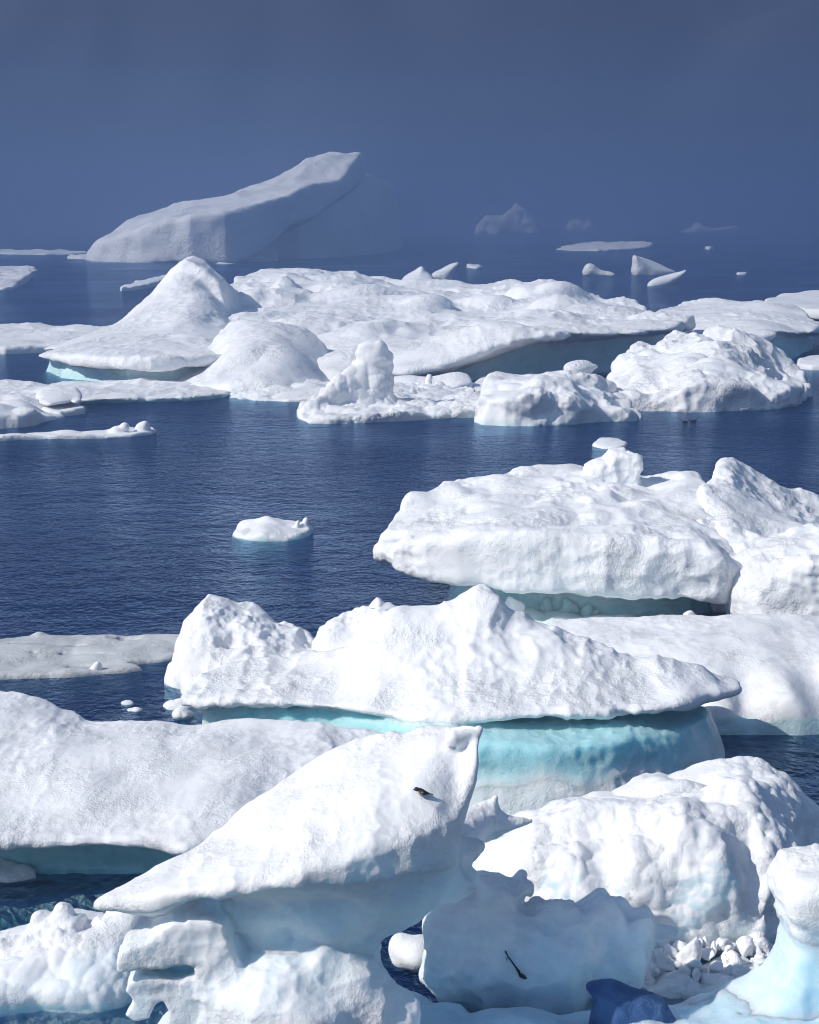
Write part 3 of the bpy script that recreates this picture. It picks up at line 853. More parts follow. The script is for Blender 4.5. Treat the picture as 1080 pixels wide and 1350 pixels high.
berg('iceberg', 'twisted ice spire rising from a flat floe', 'iceberg', 545, [
    slab([(394, 551), (410, 558), (470, 558), (545, 554), (640, 549), (660, 540), (610, 520), (520, 515), (440, 524), (402, 542)],
         [(397, 546, 550), (430, 538, 548), (470, 540, 552), (540, 540, 549), (600, 537, 545), (645, 530, 540), (520, 510, 520), (600, 508, 518), (440, 510, 530), (560, 522, 532)], k=0.2),
    sect(541, [(449, 494, 9, 0.35), (454, 491, 17, 0.55), (466, 489, 22, 0.7), (474, 492, 23, 0.75), (482, 489, 20, 0.7), (492, 487, 28, 0.9), (503, 484, 34, 1.1), (518, 474, 44, 1.4), (532, 466, 56, 1.6), (548, 462, 66, 1.8)], uk=0.3),
    ell(478, 462, 540, 10, 0.4, 6), ell(505, 470, 540, 10, 0.4, 7), ell(510, 485, 540, 8, 0.4, 6), ell(473, 478, 539, 8, 0.4, 5),
    cone((470, 500, 542), (405, 547, 550), 20, 8, uk=0.4)],
    vox=1.4, fn=[(1.3, 0.16, 'b'), (0.7, 0.1, 'b')], vn=[(0.7, 0.12, 'l'), (0.35, 0.05, 'l')], mat=MAT_MID, split=False)
berg('ice_floe', 'low ledge of broken ice between the white dome and the spire', 'ice floe', 525, [
    slab([(300, 525), (380, 530), (430, 528), (450, 520), (430, 512), (330, 514)], [(310, 516, 520), (380, 508, 519), (430, 505, 517), (445, 512, 518), (390, 518, 526)], k=0.2)],
    vox=1.4, fn=[(1.2, 0.25, 'b')], vn=[(0.7, 0.12, 'l'), (0.35, 0.05, 'l')], mat=MAT_MID, split=False)
berg('ice_chunk', 'ragged white ridge of ice right behind the spire', 'ice chunk', 518, [
    slab([(512, 517), (560, 519), (615, 517), (610, 512), (520, 512)], [(515, 500, 514), (530, 498, 514), (545, 499, 514), (560, 507, 515), (590, 506, 515), (610, 508, 515)], k=0.2)],
    vox=1.3, fn=[(1.0, 0.2, 'b')], mat=MAT_MID, split=False)
berg('ice_chunk', 'tiny upright finger of ice standing left of the rough block', 'ice chunk', 516, [
    sect(516, [(494, 566, 2.5, 0.12), (499, 566, 4.5, 0.2), (503, 565, 4, 0.2), (510, 566, 7, 0.3), (518, 566, 9, 0.4)])], vox=1.0, fn=[(0.5, 0.05, 's')], mat=MAT_MID, split=False)
berg('ice_floe', 'thin white floe under the hollow, behind the rough block', 'ice floe', 516, [
    slab([(590, 516), (640, 518), (720, 515), (710, 507), (640, 507)], [(600, 508, 512), (650, 502, 510), (700, 501, 509), (650, 510, 516)], k=0.2)], vox=1.4, fn=[(1.5, 0.12, 'b')], mat=MAT_MID, split=False)
berg('ice_chunk', 'small knob of ice on a ledge behind the rough block', 'ice chunk', 535, [
    slab([(735, 538), (790, 540), (812, 532), (795, 526), (745, 526)], [(740, 496, 530), (765, 493, 530), (790, 496, 530), (805, 503, 530), (780, 505, 537)], k=0.3),
    ell(766, 484, 530, 22, 0.8, 9), ell(760, 492, 530, 16, 0.6, 9)], vox=1.3, fn=[(0.9, 0.12, 'b')], mat=MAT_MID, split=False)
berg('iceberg', 'rough white ice block with pitted face sloping down to the right', 'iceberg', 553, [
    slab([(627, 552), (640, 560), (700, 562), (790, 557), (848, 552), (825, 543), (770, 538), (680, 538), (640, 542)],
         [(632, 514, 549), (643, 501, 547), (668, 500, 545), (690, 498, 544), (740, 493, 543), (770, 498, 542), (790, 510, 544), (812, 530, 546), (843, 548, 551), (640, 520, 555), (665, 514, 556), (705, 510, 556), (750, 512, 555), (785, 530, 554), (820, 543, 553)], k=0.3)],
    vox=1.4, fn=[(1.6, 0.32, 'b'), (0.7, 0.12, 'b')], vn=[(0.9, 0.09, 'c'), (0.5, 0.06, 's'), (0.3, 0.04, 'c')], mat=MAT_MID, under=(0.35, 0.2, 0.35), wet=(0.2, 0.45), split=False)
berg('iceberg', 'big white ice block with a dirty ridge and a low toe at right', 'iceberg', 530, [
    slab([(783, 534), (800, 540), (900, 543), (1000, 541), (1045, 536), (1070, 520), (1035, 511), (950, 507), (830, 510), (792, 520)],
         [(792, 518, 523), (802, 500, 520), (815, 487, 519), (830, 472, 518), (880, 463, 516), (905, 453, 515), (917, 449, 515), (935, 447, 515), (975, 456, 515), (1008, 470, 516), (1016, 484, 518), (1022, 500, 519), (1062, 506, 520),
          (850, 490, 524), (880, 497, 528), (900, 480, 528), (930, 473, 529), (960, 478, 529), (985, 492, 529), (1010, 502, 530), (1040, 508, 527), (810, 512, 528), (860, 515, 535), (910, 495, 538), (950, 492, 538), (985, 505, 537), (1030, 512, 534), (810, 522, 535)], k=0.3)],
    vox=1.5, fn=[(2.0, 0.32, 'b'), (0.8, 0.12, 'b')], vn=[(1.2, 0.16, 'c'), (0.5, 0.07, 'c')], mat=MAT_MID, split=False)
berg('ice_chunk', 'small white floe at the right edge beyond the big block', 'ice chunk', 484, [
    slab([(1050, 484), (1070, 488), (1130, 487), (1120, 479), (1065, 478)], [(1053, 475, 482), (1075, 471, 481), (1110, 471, 481), (1060, 478, 485)], k=0.2)], vox=1.3, fn=[(1, 0.1, 'b')], mat=MAT_MID, split=False)
berg('ice_chunk', 'small flat white floe just behind the big overhanging block', 'ice chunk', 588, [
    slab([(781, 588), (795, 592), (820, 592), (828, 587), (815, 583), (790, 583)], [(784, 583, 587), (800, 579, 586), (820, 581, 586), (805, 585, 590)], k=0.15)], vox=1.2, fn=[(0.7, 0.06, 'b')], mat=MAT_MID, split=False)
berg('ice_chunk', 'small lone white ice chunk drifting in open blue water', 'ice chunk', 707, [
    slab([(308, 706), (330, 713), (380, 714), (408, 706), (402, 699), (320, 699)], [(311, 701, 705), (325, 692, 703), (342, 687, 702), (360, 686, 702), (380, 690, 702), (392, 692, 702), (345, 700, 710), (385, 702, 709)], k=0.12),
    cone((398, 700, 703), (404, 686, 703), 8, 4, uk=0.1), cone((390, 698, 704), (393, 689, 704), 5, 3, uk=0.06)],
    vox=1.2, fn=[(0.5, 0.06, 'b'), (0.25, 0.025, 'b')], mat=MAT_MIDN, under=(0.18, 0.1, 0.5), wet=(0.1, 0.5), split=False)

# ---- the right-hand blocks -------------------------------------------------------
berg('ice_chunk', 'knob of white ice frozen on the back ridge of the big overhanging block', 'ice boulder', 741, [
    plate([(769, 626), (773, 613), (786, 609), (797, 607), (806, 597), (822, 594), (836, 598), (844, 608), (842, 624), (844, 650), (768, 650)], 741, 0.55, k=0.2, sm=0)],
    vox=1.5, fn=[(0.6, 0.06, 'b')], vn=[(0.35, 0.05, 'c'), (0.15, 0.02, 'c')], mat=MAT_MIDN, split=False)
berg('iceberg', 'big overhanging white ice block with turquoise hollow beneath', 'iceberg', 800, [
    slab([(494, 797), (525, 812), (600, 822), (700, 828), (800, 833), (900, 835), (968, 830), (966, 800), (952, 772), (934, 748), (900, 732), (800, 724), (700, 724), (600, 737), (530, 762)],
         [(500, 702, 790), (512, 682, 778), (535, 670, 768), (562, 660, 762), (578, 645, 752), (592, 637, 746), (640, 633, 740), (680, 628, 737), (720, 622, 735), (765, 618, 734), (810, 626, 735), (850, 640, 738), (880, 637, 742), (907, 632, 748), (918, 642, 754),
          (515, 712, 800), (560, 702, 808), (620, 693, 816), (700, 697, 821), (780, 702, 825), (860, 706, 827), (920, 712, 826), (955, 745, 824), (936, 680, 790), (950, 715, 805),
          (560, 680, 780), (600, 668, 775), (650, 655, 770), (700, 660, 775), (760, 655, 772), (830, 660, 775), (880, 662, 780), (905, 655, 775), (610, 690, 800), (760, 685, 803), (860, 690, 803)],
         bottom=[(497, 738, 800), (530, 757, 812), (600, 771, 822), (700, 781, 828), (800, 791, 833), (900, 796, 835), (966, 790, 830), (600, 740, 760), (800, 740, 760), (930, 745, 780)], k=0.32, uk=0.3),
    slab([(592, 795), (640, 805), (720, 810), (800, 812), (880, 812), (940, 806), (940, 780), (880, 750), (700, 742), (610, 762)], [(600, 720, 790), (800, 730, 800), (900, 730, 790), (700, 680, 750), (900, 690, 760)], prof=[(-0.5, -0.15), (0.7, 0.35)], k=0.2, ice=0.85, uk=0.35)],
    vox=2.2, fn=[(1.3, 0.13, 'b'), (0.5, 0.05, 'b')], vn=[((1.0, 1.6, 0.7), 0.12, 's'), ((0.6, 0.9, 0.5), 0.05, 'c'), (0.24, 0.03, 'c'), (0.11, 0.012, 's')], mat=MAT_MIDN, under=(0.62, 0.12, 0.6), wet=(0.2, 0.6))
berg('iceberg', 'white ice block with two humps at the right edge', 'iceberg', 810, [
    slab([(925, 795), (980, 810), (1150, 810), (1170, 750), (1050, 738), (965, 738), (930, 755)],
         [(917, 645, 772), (925, 634, 764), (945, 625, 758), (965, 621, 755), (985, 637, 755), (1005, 653, 755), (1040, 668, 756), (1080, 690, 758), (1150, 720, 758), (930, 670, 785), (955, 690, 795), (1000, 680, 780), (1060, 705, 785), (945, 715, 800)], k=0.3),
    slab([(958, 822), (975, 842), (1040, 850), (1160, 850), (1170, 800), (1060, 795), (985, 798)],
         [(962, 742, 822), (975, 728, 815), (1000, 718, 811), (1040, 712, 810), (1090, 704, 810), (1150, 700, 810), (972, 765, 836), (1000, 745, 838), (1050, 735, 842), (1120, 730, 842)], prof=[(0, 0.2), (0.5, 0.0)], k=0.35, uk=0.15)],
    vox=2.2, fn=[(1.1, 0.14, 'b'), (0.5, 0.05, 'b')], vn=[(0.9, 0.10, 's'), (0.5, 0.05, 'c'), (0.22, 0.03, 'c'), (0.11, 0.012, 's')], mat=MAT_MIDN, split=False)
berg('ice_floe', 'pale turquoise slush shelf awash below the big overhanging block', 'ice floe', 825, [
    slab([(590, 800), (650, 798), (690, 800), (760, 810), (850, 818), (892, 826), (880, 848), (760, 866), (640, 862), (600, 830)], lambda x, y: 0.07 + 0 * x, prof=[(-0.6, -0.5), (0.1, 0.0)], k=0.1, ice=0.42)],
    vox=2.0, fn=[(0.9, 0.09, 'b'), (0.35, 0.06, 'b')], vn=[(0.16, 0.02, 's')], mat=MAT_MIDN, wet=None, split=False)
for lb, px, py, row, r in (('upright post of white ice at the back of the slush shelf', 675, 792, 815, 12), ('small turquoise ice block in the hollow, left of centre', 722, 793, 808, 12),
                           ('angular turquoise ice block in the hollow beside the shelf', 748, 796, 810, 13), ('low turquoise ice lump deep in the hollow', 775, 800, 813, 10), ('small white ice knob behind the broad smooth floe', 908, 813, 838, 14)):
    berg('ice_chunk', lb, 'ice chunk', row, [rock(px, py + 3, row, r * 0.8, px), rock(px + r * 0.9, py + 8, row, r * 0.7, px + 1), rock(px - r * 0.2, py + r, row, r, px + 2)],
         vox=1.6, fn=[(0.35, 0.02, 's')], mat=MAT_MIDN, split=False, wet=None, icefn=lambda x, y, z, n, i, t='turq' in lb: i + (0.7 if t else 0.05))
berg('ice_floe', 'broad smooth white floe with an icy foot at the right edge', 'ice floe', 910, [
    slab([(675, 884), (740, 930), (880, 964), (980, 969), (1130, 966), (1200, 930), (1190, 884), (1000, 876), (850, 872), (730, 870)],
         [(690, 832, 876), (760, 828, 882), (850, 814, 876), (900, 810, 876), (940, 807, 876), (1000, 806, 876), (1080, 806, 876), (1170, 806, 878), (760, 860, 905), (850, 845, 905), (940, 838, 905), (1040, 836, 905), (1150, 836, 905),
          (800, 890, 932), (900, 880, 940), (1000, 872, 940), (1100, 868, 940), (880, 915, 955), (960, 910, 960), (1040, 905, 962), (1120, 905, 960), (900, 940, 963), (980, 946, 967), (1100, 946, 965)], k=0.3)],
    vox=2.4, fn=[(2.0, 0.07, 'b'), (0.7, 0.03, 's')], vn=[((0.9, 1.5, 0.7), 0.028, 'c'), (0.3, 0.014, 'c'), (0.14, 0.008, 's')], mat=MAT_DIRTY, wet=None,
    icefn=lambda x, y, z, n, i: np.maximum(i, 0.62 * sstep(0.42, 0.22, z + 0.12 * hash_noise(np.stack([x, y, z], 1) / 0.7, 5))))
# ---- left floes and lumps -----------------------------------------------------------
berg('ice_floe', 'thin grey slushy floe with dark melt cracks at the left edge', 'ice floe', 865, [
    slab([(-60, 854), (0, 845), (60, 840), (150, 840), (250, 843), (262, 858), (235, 870), (195, 875), (170, 878), (188, 884), (140, 889), (60, 894), (-60, 893)], lambda x, y: 0.10 + 0 * x, k=0.1, ice=0.05),
    ell(152, 845.5, 846.5, 28, 0.12, 7, op='s', uk=0.05), ell(30, 853, 854, 50, 0.10, 6, op='s', uk=0.05), ell(98, 853, 854, 14, 0.08, 6, op='s', uk=0.05), ell(110, 882, 883, 22, 0.14, 6, op='s', uk=0.05), ell(60, 864, 865, 60, 0.05, 4, op='s', uk=0.05),
    ell(52, 839, 842, 7, 0.12, 5), ell(195, 842, 844, 8, 0.1, 4)],
    vox=2.2, fn=[(1.2, 0.05, 'b'), (0.4, 0.03, 'b')], vn=[(0.18, 0.012, 's')], mat=MAT_SLUSH, wet=(0.05, 0.3), split=False)
berg('ice_chunk', 'small white ice lump at the front rim of the grey slushy floe', 'ice chunk', 886, [
    ell(124, 884, 887, 9, 0.12, 5), ell(129, 879, 887, 5, 0.08, 7)], vox=1.2, fn=[(0.2, 0.03, 'b')], mat=MAT_MIDN, split=False)
berg('iceberg', 'craggy white lump of ice at the left end of the mushroom berg', 'iceberg', 905, [
    slab([(218, 893), (238, 912), (300, 935), (420, 940), (440, 905), (350, 884), (270, 882)],
         [(222, 876, 895), (240, 865, 900), (252, 840, 902), (258, 822, 905), (268, 815, 906), (282, 822, 906), (300, 828, 906), (330, 826, 906), (352, 838, 906), (380, 850, 907), (415, 858, 908),
          (250, 880, 915), (275, 860, 918), (310, 855, 920), (350, 862, 925), (400, 872, 928)], k=0.15),
    cone((270, 850, 905), (267, 817, 905), 16, 5, uk=0.1), ell(300, 848, 914, 18, 0.25, 16, op='s', uk=0.15)],
    vox=1.8, fn=[(0.7, 0.12, 'b'), (0.3, 0.05, 'b')], vn=[(0.35, 0.06, 'c'), (0.16, 0.025, 'c')], mat=MAT_MIDN, under=(0.3, 0.25, 0.2), wet=(0.15, 0.3), split=False)
berg('iceberg', 'stepped white crag of ice behind the saddle of the mushroom berg', 'iceberg', 915, [
    slab([(410, 912), (440, 930), (540, 935), (560, 905), (480, 896), (425, 900)],
         [(415, 852, 908), (432, 832, 907), (445, 826, 907), (460, 828, 907), (472, 820, 907), (490, 810, 907), (502, 801, 907), (515, 806, 907), (550, 815, 908), (440, 858, 922), (490, 845, 925), (530, 840, 925)], k=0.12),
    cone((503, 812, 907), (498, 800, 907), 6, 3, uk=0.05)],
    vox=1.8, fn=[(0.6, 0.12, 'b'), (0.28, 0.05, 'b')], vn=[(0.35, 0.06, 'c'), (0.16, 0.025, 'c')], mat=MAT_MIDN, split=False)
for lb, px, py, row, r in (('small round white ice chunk in the dark inlet at left', 238, 941, 946, 11), ('thin pale ice sheet bit in the dark inlet at left', 232, 929, 930, 16), ('tiny white ice crumb in the middle of the dark inlet', 166, 926, 927, 4), ('tiny ice crumb at the lower rim of the dark inlet', 178, 935, 936, 5)):
    berg('ice_chunk', lb, 'ice chunk', row, [ell(px, py, row, r, r * 0.016, r * 0.8 if r == 11 else r * 0.3), ell(px + r * 0.5, py + 2, row, r * 0.8, r * 0.014, r * 0.3)], vox=1.2, fn=[(0.15, 0.02, 'b')], mat=MAT_MIDN, split=False)
# ---- the mushroom berg in the middle ---------------------------------------------------
berg('iceberg', 'mushroom-shaped iceberg with a peaked snow cap on a turquoise stem', 'iceberg', 1030, [
    slab([(238, 1000), (262, 1014), (400, 1026), (500, 1042), (600, 1060), (720, 1064), (840, 1058), (930, 1038), (992, 1011), (965, 988), (900, 972), (800, 958), (700, 948), (600, 943), (500, 948), (400, 956), (300, 962), (250, 976)],
         [(258, 918, 1005), (330, 912, 1008), (420, 912, 1016), (520, 922, 1032), (600, 930, 1049), (720, 928, 1052), (840, 926, 1047), (930, 914, 1030), (980, 908, 1013),
          (250, 894, 980), (330, 872, 965), (415, 867, 968), (455, 858, 975), (480, 838, 984), (500, 815, 988), (520, 803, 988), (560, 796, 988), (600, 788, 988), (622, 778, 988), (636, 769, 988), (650, 780, 988), (665, 795, 990),
          (690, 812, 996), (715, 820, 999), (740, 830, 1001), (775, 845, 1002), (800, 852, 1003), (860, 862, 1004), (930, 882, 1005), (970, 898, 1007),
          (530, 855, 1010), (560, 850, 1010), (600, 850, 1012), (640, 835, 1010), (680, 855, 1015), (720, 865, 1020), (760, 880, 1025), (620, 890, 1030), (690, 895, 1032), (800, 895, 1028), (860, 890, 1020), (480, 880, 1008), (540, 890, 1022),
          (300, 895, 990), (400, 890, 995), (460, 885, 1000), (636, 850, 958), (740, 880, 968), (850, 905, 980), (500, 868, 955), (570, 850, 955)],
         bottom=[(242, 932, 1000), (262, 936, 1014), (400, 938, 1026), (500, 945, 1042), (600, 949, 1060), (720, 949, 1064), (840, 946, 1058), (930, 932, 1038), (988, 914, 1011), (400, 895, 960), (600, 880, 945), (850, 900, 970)], k=0.22, uk=0.2),
    slab([(256, 982), (285, 1012), (420, 1030), (520, 1058), (600, 1084), (720, 1090), (820, 1084), (900, 1062), (962, 1026), (920, 990), (700, 968), (400, 972)],
         [(300, 925, 1005), (500, 935, 1020), (700, 935, 1030), (850, 930, 1020), (600, 890, 980), (900, 920, 1000)],
         prof=[(-0.6, -0.1), (0.0, 0.0), (0.5, 0.22), (0.8, 0.34), (1.5, 0.40)], k=0.15, ice=0.8, uk=0.12)],
    vox=2.5, fn=[((1.1, 1.8, 0.9), 0.07, 'b')], vn=[((1.0, 1.5, 0.7), 0.17, 's'), ((0.55, 0.85, 0.45), 0.07, 'c'), (0.25, 0.03, 'c'), (0.1, 0.010, 's')], mat=MAT_MIDN, wet=None,
    icefn=lambda x, y, z, n, i: np.where(i > 0.3, 0.32 + 0.6 * sstep(0.35, 0.95, z + 0.35 * hash_noise(np.stack([x, y, z * 0.6], 1) / 0.8, 3)) * sstep(0.2, 0.6, i), i))

# ---- foreground -------------------------------------------------------------------------
berg('ice_floe', 'wide flat snow-covered slab at left, overhanging green water', 'ice floe', 1110, [
    slab([(-140, 1190), (0, 1187), (120, 1185), (235, 1187), (350, 1180), (450, 1150), (528, 1095), (538, 1065), (500, 1052), (350, 1049), (200, 1048), (100, 1044), (0, 1034), (-140, 1030)],
         [(-120, 890, 1034), (0, 909, 1038), (40, 916, 1040), (70, 922, 1042), (95, 942, 1046), (115, 951, 1050), (160, 948, 1052), (250, 954, 1052), (330, 954, 1053), (400, 957, 1054), (470, 962, 1056), (500, 967, 1058), (526, 980, 1068),
          (-100, 970, 1095), (0, 975, 1092), (70, 985, 1095), (140, 1000, 1105), (230, 1000, 1105), (330, 1000, 1105), (430, 1000, 1100), (490, 1010, 1090),
          (-100, 1050, 1150), (0, 1050, 1146), (100, 1055, 1150), (200, 1060, 1152), (300, 1062, 1152), (380, 1060, 1140),
          (-100, 1100, 1182), (0, 1096, 1180), (60, 1100, 1180), (120, 1098, 1179), (230, 1100, 1181), (330, 1098, 1176)],
         bottom=[(-140, 1128, 1190), (0, 1124, 1187), (120, 1121, 1185), (235, 1121, 1187), (350, 1112, 1180), (450, 1080, 1150), (530, 1030, 1090), (0, 985, 1040), (200, 990, 1050), (500, 1000, 1060)], k=0.16, uk=0.2),
    slab([(-140, 1148), (0, 1150), (120, 1149), (235, 1151), (340, 1145), (430, 1118), (500, 1080), (490, 1062), (200, 1056), (0, 1048), (-140, 1045)], lambda x, y: 0.85 + 0 * x, prof=[(-0.7, -2.0), (-0.3, -1.5), (-0.12, -1.1), (0.0, 0.05), (0.6, 0.0)], k=0.15, ice=1.0, uk=0.12),
    ell(245, 1117, 1186, 15, 0.15, 7), ell(85, 945, 1047, 26, 0.5, 6)],
    vox=2.4, fn=[(1.4, 0.045, 'b'), (0.5, 0.03, 's')], vn=[((0.9, 1.5, 0.5), 0.05, 's'), ((0.7, 1.1, 0.5), 0.03, 'c'), (0.22, 0.018, 'c'), (0.09, 0.008, 's')], mat=MAT_DIRTY, wet=None,
    icefn=lambda x, y, z, n, i: np.where(z < -0.03, 0.2, i))
berg('ice_chunk', 'low white ice piece at the left edge under the snow slab', 'ice chunk', 1158, [
    slab([(-40, 1160), (10, 1164), (48, 1157), (30, 1150), (-40, 1148)], [(-40, 1132, 1154), (0, 1135, 1154), (25, 1139, 1154), (44, 1149, 1156), (0, 1145, 1160)], k=0.1)], vox=2, fn=[(0.4, 0.05, 'b'), (0.18, 0.02, 'b')], mat=MAT_NEAR, split=False)
berg('iceberg', 'lumpy ice mound dipping into turquoise water at lower left', 'iceberg', 1310, [
    slab([(-70, 1310), (-60, 1345), (0, 1338), (60, 1335), (130, 1335), (190, 1318), (225, 1290), (232, 1262), (190, 1258), (100, 1258), (0, 1264), (-70, 1275)],
         [(-60, 1255, 1285), (0, 1250, 1285), (30, 1235, 1283), (60, 1225, 1280), (110, 1225, 1280), (150, 1222, 1280), (180, 1210, 1276), (210, 1222, 1276), (0, 1270, 1310), (60, 1262, 1308), (120, 1252, 1308), (170, 1240, 1300), (205, 1250, 1295), (0, 1300, 1332), (70, 1298, 1330), (130, 1292, 1328), (180, 1285, 1312)],
         prof=[(-0.6, -0.5), (0.0, 0.0)], k=0.15, ice=0.27)] +
    [rock(a, b, c, r * 1.12, 300 + n_, uk=0.05) for n_, (a, b, c, r) in enumerate( ((56, 1218, 1280, 15), (84, 1214, 1281, 19), (66, 1228, 1284, 18), (105, 1218, 1279, 13), (118, 1224, 1279, 12), (132, 1217, 1277, 11), (150, 1210, 1276, 11), (168, 1206, 1276, 15), (185, 1208, 1277, 13), (206, 1215, 1277, 13),
                                                             (20, 1245, 1286, 14), (42, 1236, 1286, 14), (195, 1222, 1280, 14), (5, 1252, 1290, 16), (150, 1235, 1288, 16), (95, 1230, 1286, 15), (125, 1236, 1288, 14), (35, 1250, 1292, 14), (75, 1245, 1294, 16), (175, 1225, 1284, 12)))] +
    [cone((10, 1296, 1318), (165, 1225, 1288), 20, 18, uk=0.25)],
    vox=1.8, ys=1.5, fn=[(0.6, 0.05, 'b')], vn=[(0.34, 0.05, 'l'), (0.18, 0.03, 'l'), (0.09, 0.01, 's')], mat=MAT_NEARBLUE, wet=(0.3, 0.6), split=False)
berg('ice_shelf', 'submerged turquoise ice shelf under the water at lower left', 'ice shelf', 1350, [
    slab([(-90, 1318), (60, 1312), (180, 1300), (250, 1300), (330, 1340), (330, 1460), (-90, 1460)], lambda x, y: -0.10 + 0 * x, k=0.12, ice=0.3, zb=-0.8)],
    vox=3.5, fn=[(0.8, 0.04, 's')], mat=MAT_NEAR, wet=None, split=False)
G2_ROW = 1390
SHIFT[0] = 45                                         # this one floats a little nearer than its neighbours
berg('iceberg', 'big wing-capped foreground iceberg on a scooped blue-white stem', 'iceberg', G2_ROW, [
    slab([(130, 1402), (160, 1418), (215, 1434), (300, 1446), (400, 1448), (500, 1438), (590, 1412), (616, 1388), (634, 1362), (615, 1345), (560, 1325), (470, 1315), (380, 1325), (300, 1350), (200, 1382)],
         [(135, 1180, 1402), (160, 1167, 1394), (195, 1145, 1384), (230, 1125, 1374), (262, 1108, 1366), (300, 1086, 1356), (340, 1060, 1346), (370, 1042, 1340), (400, 1021, 1336), (430, 1002, 1332), (465, 987, 1330), (500, 982, 1332), (535, 977, 1334), (565, 966, 1338), (590, 965, 1344), (612, 963, 1352), (630, 962, 1360),
          (150, 1176, 1408), (170, 1174, 1416), (220, 1170, 1430), (300, 1160, 1440), (350, 1155, 1442), (400, 1140, 1442), (450, 1125, 1438), (500, 1108, 1432), (550, 1092, 1422), (585, 1080, 1408), (602, 1045, 1386), (612, 1005, 1372),
          (230, 1152, 1400), (300, 1120, 1395), (350, 1100, 1395), (400, 1075, 1390), (450, 1050, 1385), (500, 1030, 1385), (550, 1012, 1378), (575, 1030, 1388), (590, 1000, 1370), (560, 1055, 1402), (480, 1080, 1415), (400, 1110, 1420)],
         bottom=[(130, 1198, 1402), (160, 1204, 1418), (190, 1208, 1428), (215, 1208, 1434), (180, 1206, 1400), (230, 1204, 1390), (300, 1194, 1446), (400, 1168, 1448), (480, 1149, 1440), (550, 1138, 1425), (590, 1134, 1412), (616, 1080, 1388), (632, 975, 1362), (590, 1060, 1345), (470, 1090, 1320), (300, 1130, 1352), (400, 1150, 1390), (500, 1130, 1380)], k=0.12, uk=0.15),
    sect(G2_ROW, [(1080, 440, 150, 0.9), (1125, 435, 178, 1.0), (1160, 430, 182, 0.95), (1185, 424, 160, 0.82), (1215, 414, 112, 0.6), (1240, 410, 98, 0.5), (1262, 404, 104, 0.55), (1290, 394, 122, 0.75), (1320, 382, 150, 1.0), (1350, 376, 172, 1.2), (1400, 370, 205, 1.4), (1460, 370, 240, 1.6)], ice=0.52, uk=0.14),
    cone((560, 1150, 1385), (612, 1158, 1378), 42, 16, ice=0.45, uk=0.25), cone((520, 1195, 1388), (590, 1172, 1380), 28, 16, ice=0.5, uk=0.3),
    cone((545, 1135, 1335), (640, 1086, 1256), 34, 24, uk=0.12), cone((640, 1086, 1256), (706, 1081, 1252), 25, 3, uk=0.1), cone((642, 1082, 1256), (655, 1052, 1256), 22, 7, uk=0.15), ell(625, 1087, 1262, 22, 0.25, 18, uk=0.15), cone((600, 1120, 1376), (632, 1118, 1370), 24, 8, uk=0.15),
    cone((600, 975, 1362), (631, 963, 1360), 14, 5, uk=0.1),
    ell(372, 1262, 1440, 50, 0.55, 40, op='s', uk=0.25), ell(300, 1215, 1440, 60, 0.5, 26, op='s', uk=0.25), ell(420, 1212, 1446, 70, 0.45, 30, op='s', uk=0.25),
    rock(436, 1290, 1420, 40, 501, ice=0.26, uk=0.4), rock(474, 1318, 1425, 44, 502, ice=0.26, uk=0.4), rock(318, 1330, 1430, 52, 503, ice=0.26, uk=0.4), rock(400, 1345, 1440, 62, 504, ice=0.26, uk=0.4), rock(360, 1320, 1438, 40, 505, ice=0.26, uk=0.4), rock(520, 1345, 1420, 40, 506, ice=0.3, uk=0.25),
    # the windowed plate on the left of the stem
    plate([(163, 1247), (172, 1238), (198, 1228), (206, 1219), (231, 1204), (246, 1203), (250, 1199), (285, 1200), (299, 1209), (304, 1232), (316, 1268), (318, 1300), (262, 1300), (260, 1264), (240, 1262), (215, 1266), (190, 1264), (164, 1267)], 1415, 0.30, k=0.06, ice=0.24, uk=0.16, sm=0, clip=False),
    cone((190, 1260, 1416), (193, 1288, 1416), 7, 6, uk=0.04), plate([(178, 1250), (300, 1250), (300, 1330), (235, 1330), (214, 1306), (200, 1318), (186, 1300)], 1402, 0.14, k=0.06, ice=0.75, uk=0.04, sm=0, clip=False),
    plate([(168, 1300), (172, 1290), (186, 1281), (204, 1280), (236, 1283), (258, 1279), (290, 1270), (330, 1300), (330, 1400), (240, 1400), (228, 1350), (226, 1322), (217, 1312), (207, 1316), (198, 1331), (180, 1335), (170, 1329), (178, 1313)], 1418, 0.20, k=0.05, ice=0.32, uk=0.05, sm=0, clip=False)],
    vox=1.9, ys=1.6, fn=[((0.8, 0.8, 0.6), 0.04, 'b'), (0.3, 0.012, 's')], vn=[((0.7, 0.7, 0.5), 0.05, 's'), (0.4, 0.028, 'c'), (0.16, 0.013, 'c'), (0.07, 0.005, 's')], mat=MAT_NEARBLUE, wet=None, key='G2', parts=('snow_cap', 'ice_stem'),
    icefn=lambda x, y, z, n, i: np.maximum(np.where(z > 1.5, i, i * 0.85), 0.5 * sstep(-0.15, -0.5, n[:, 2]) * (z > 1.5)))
SHIFT[0] = 0
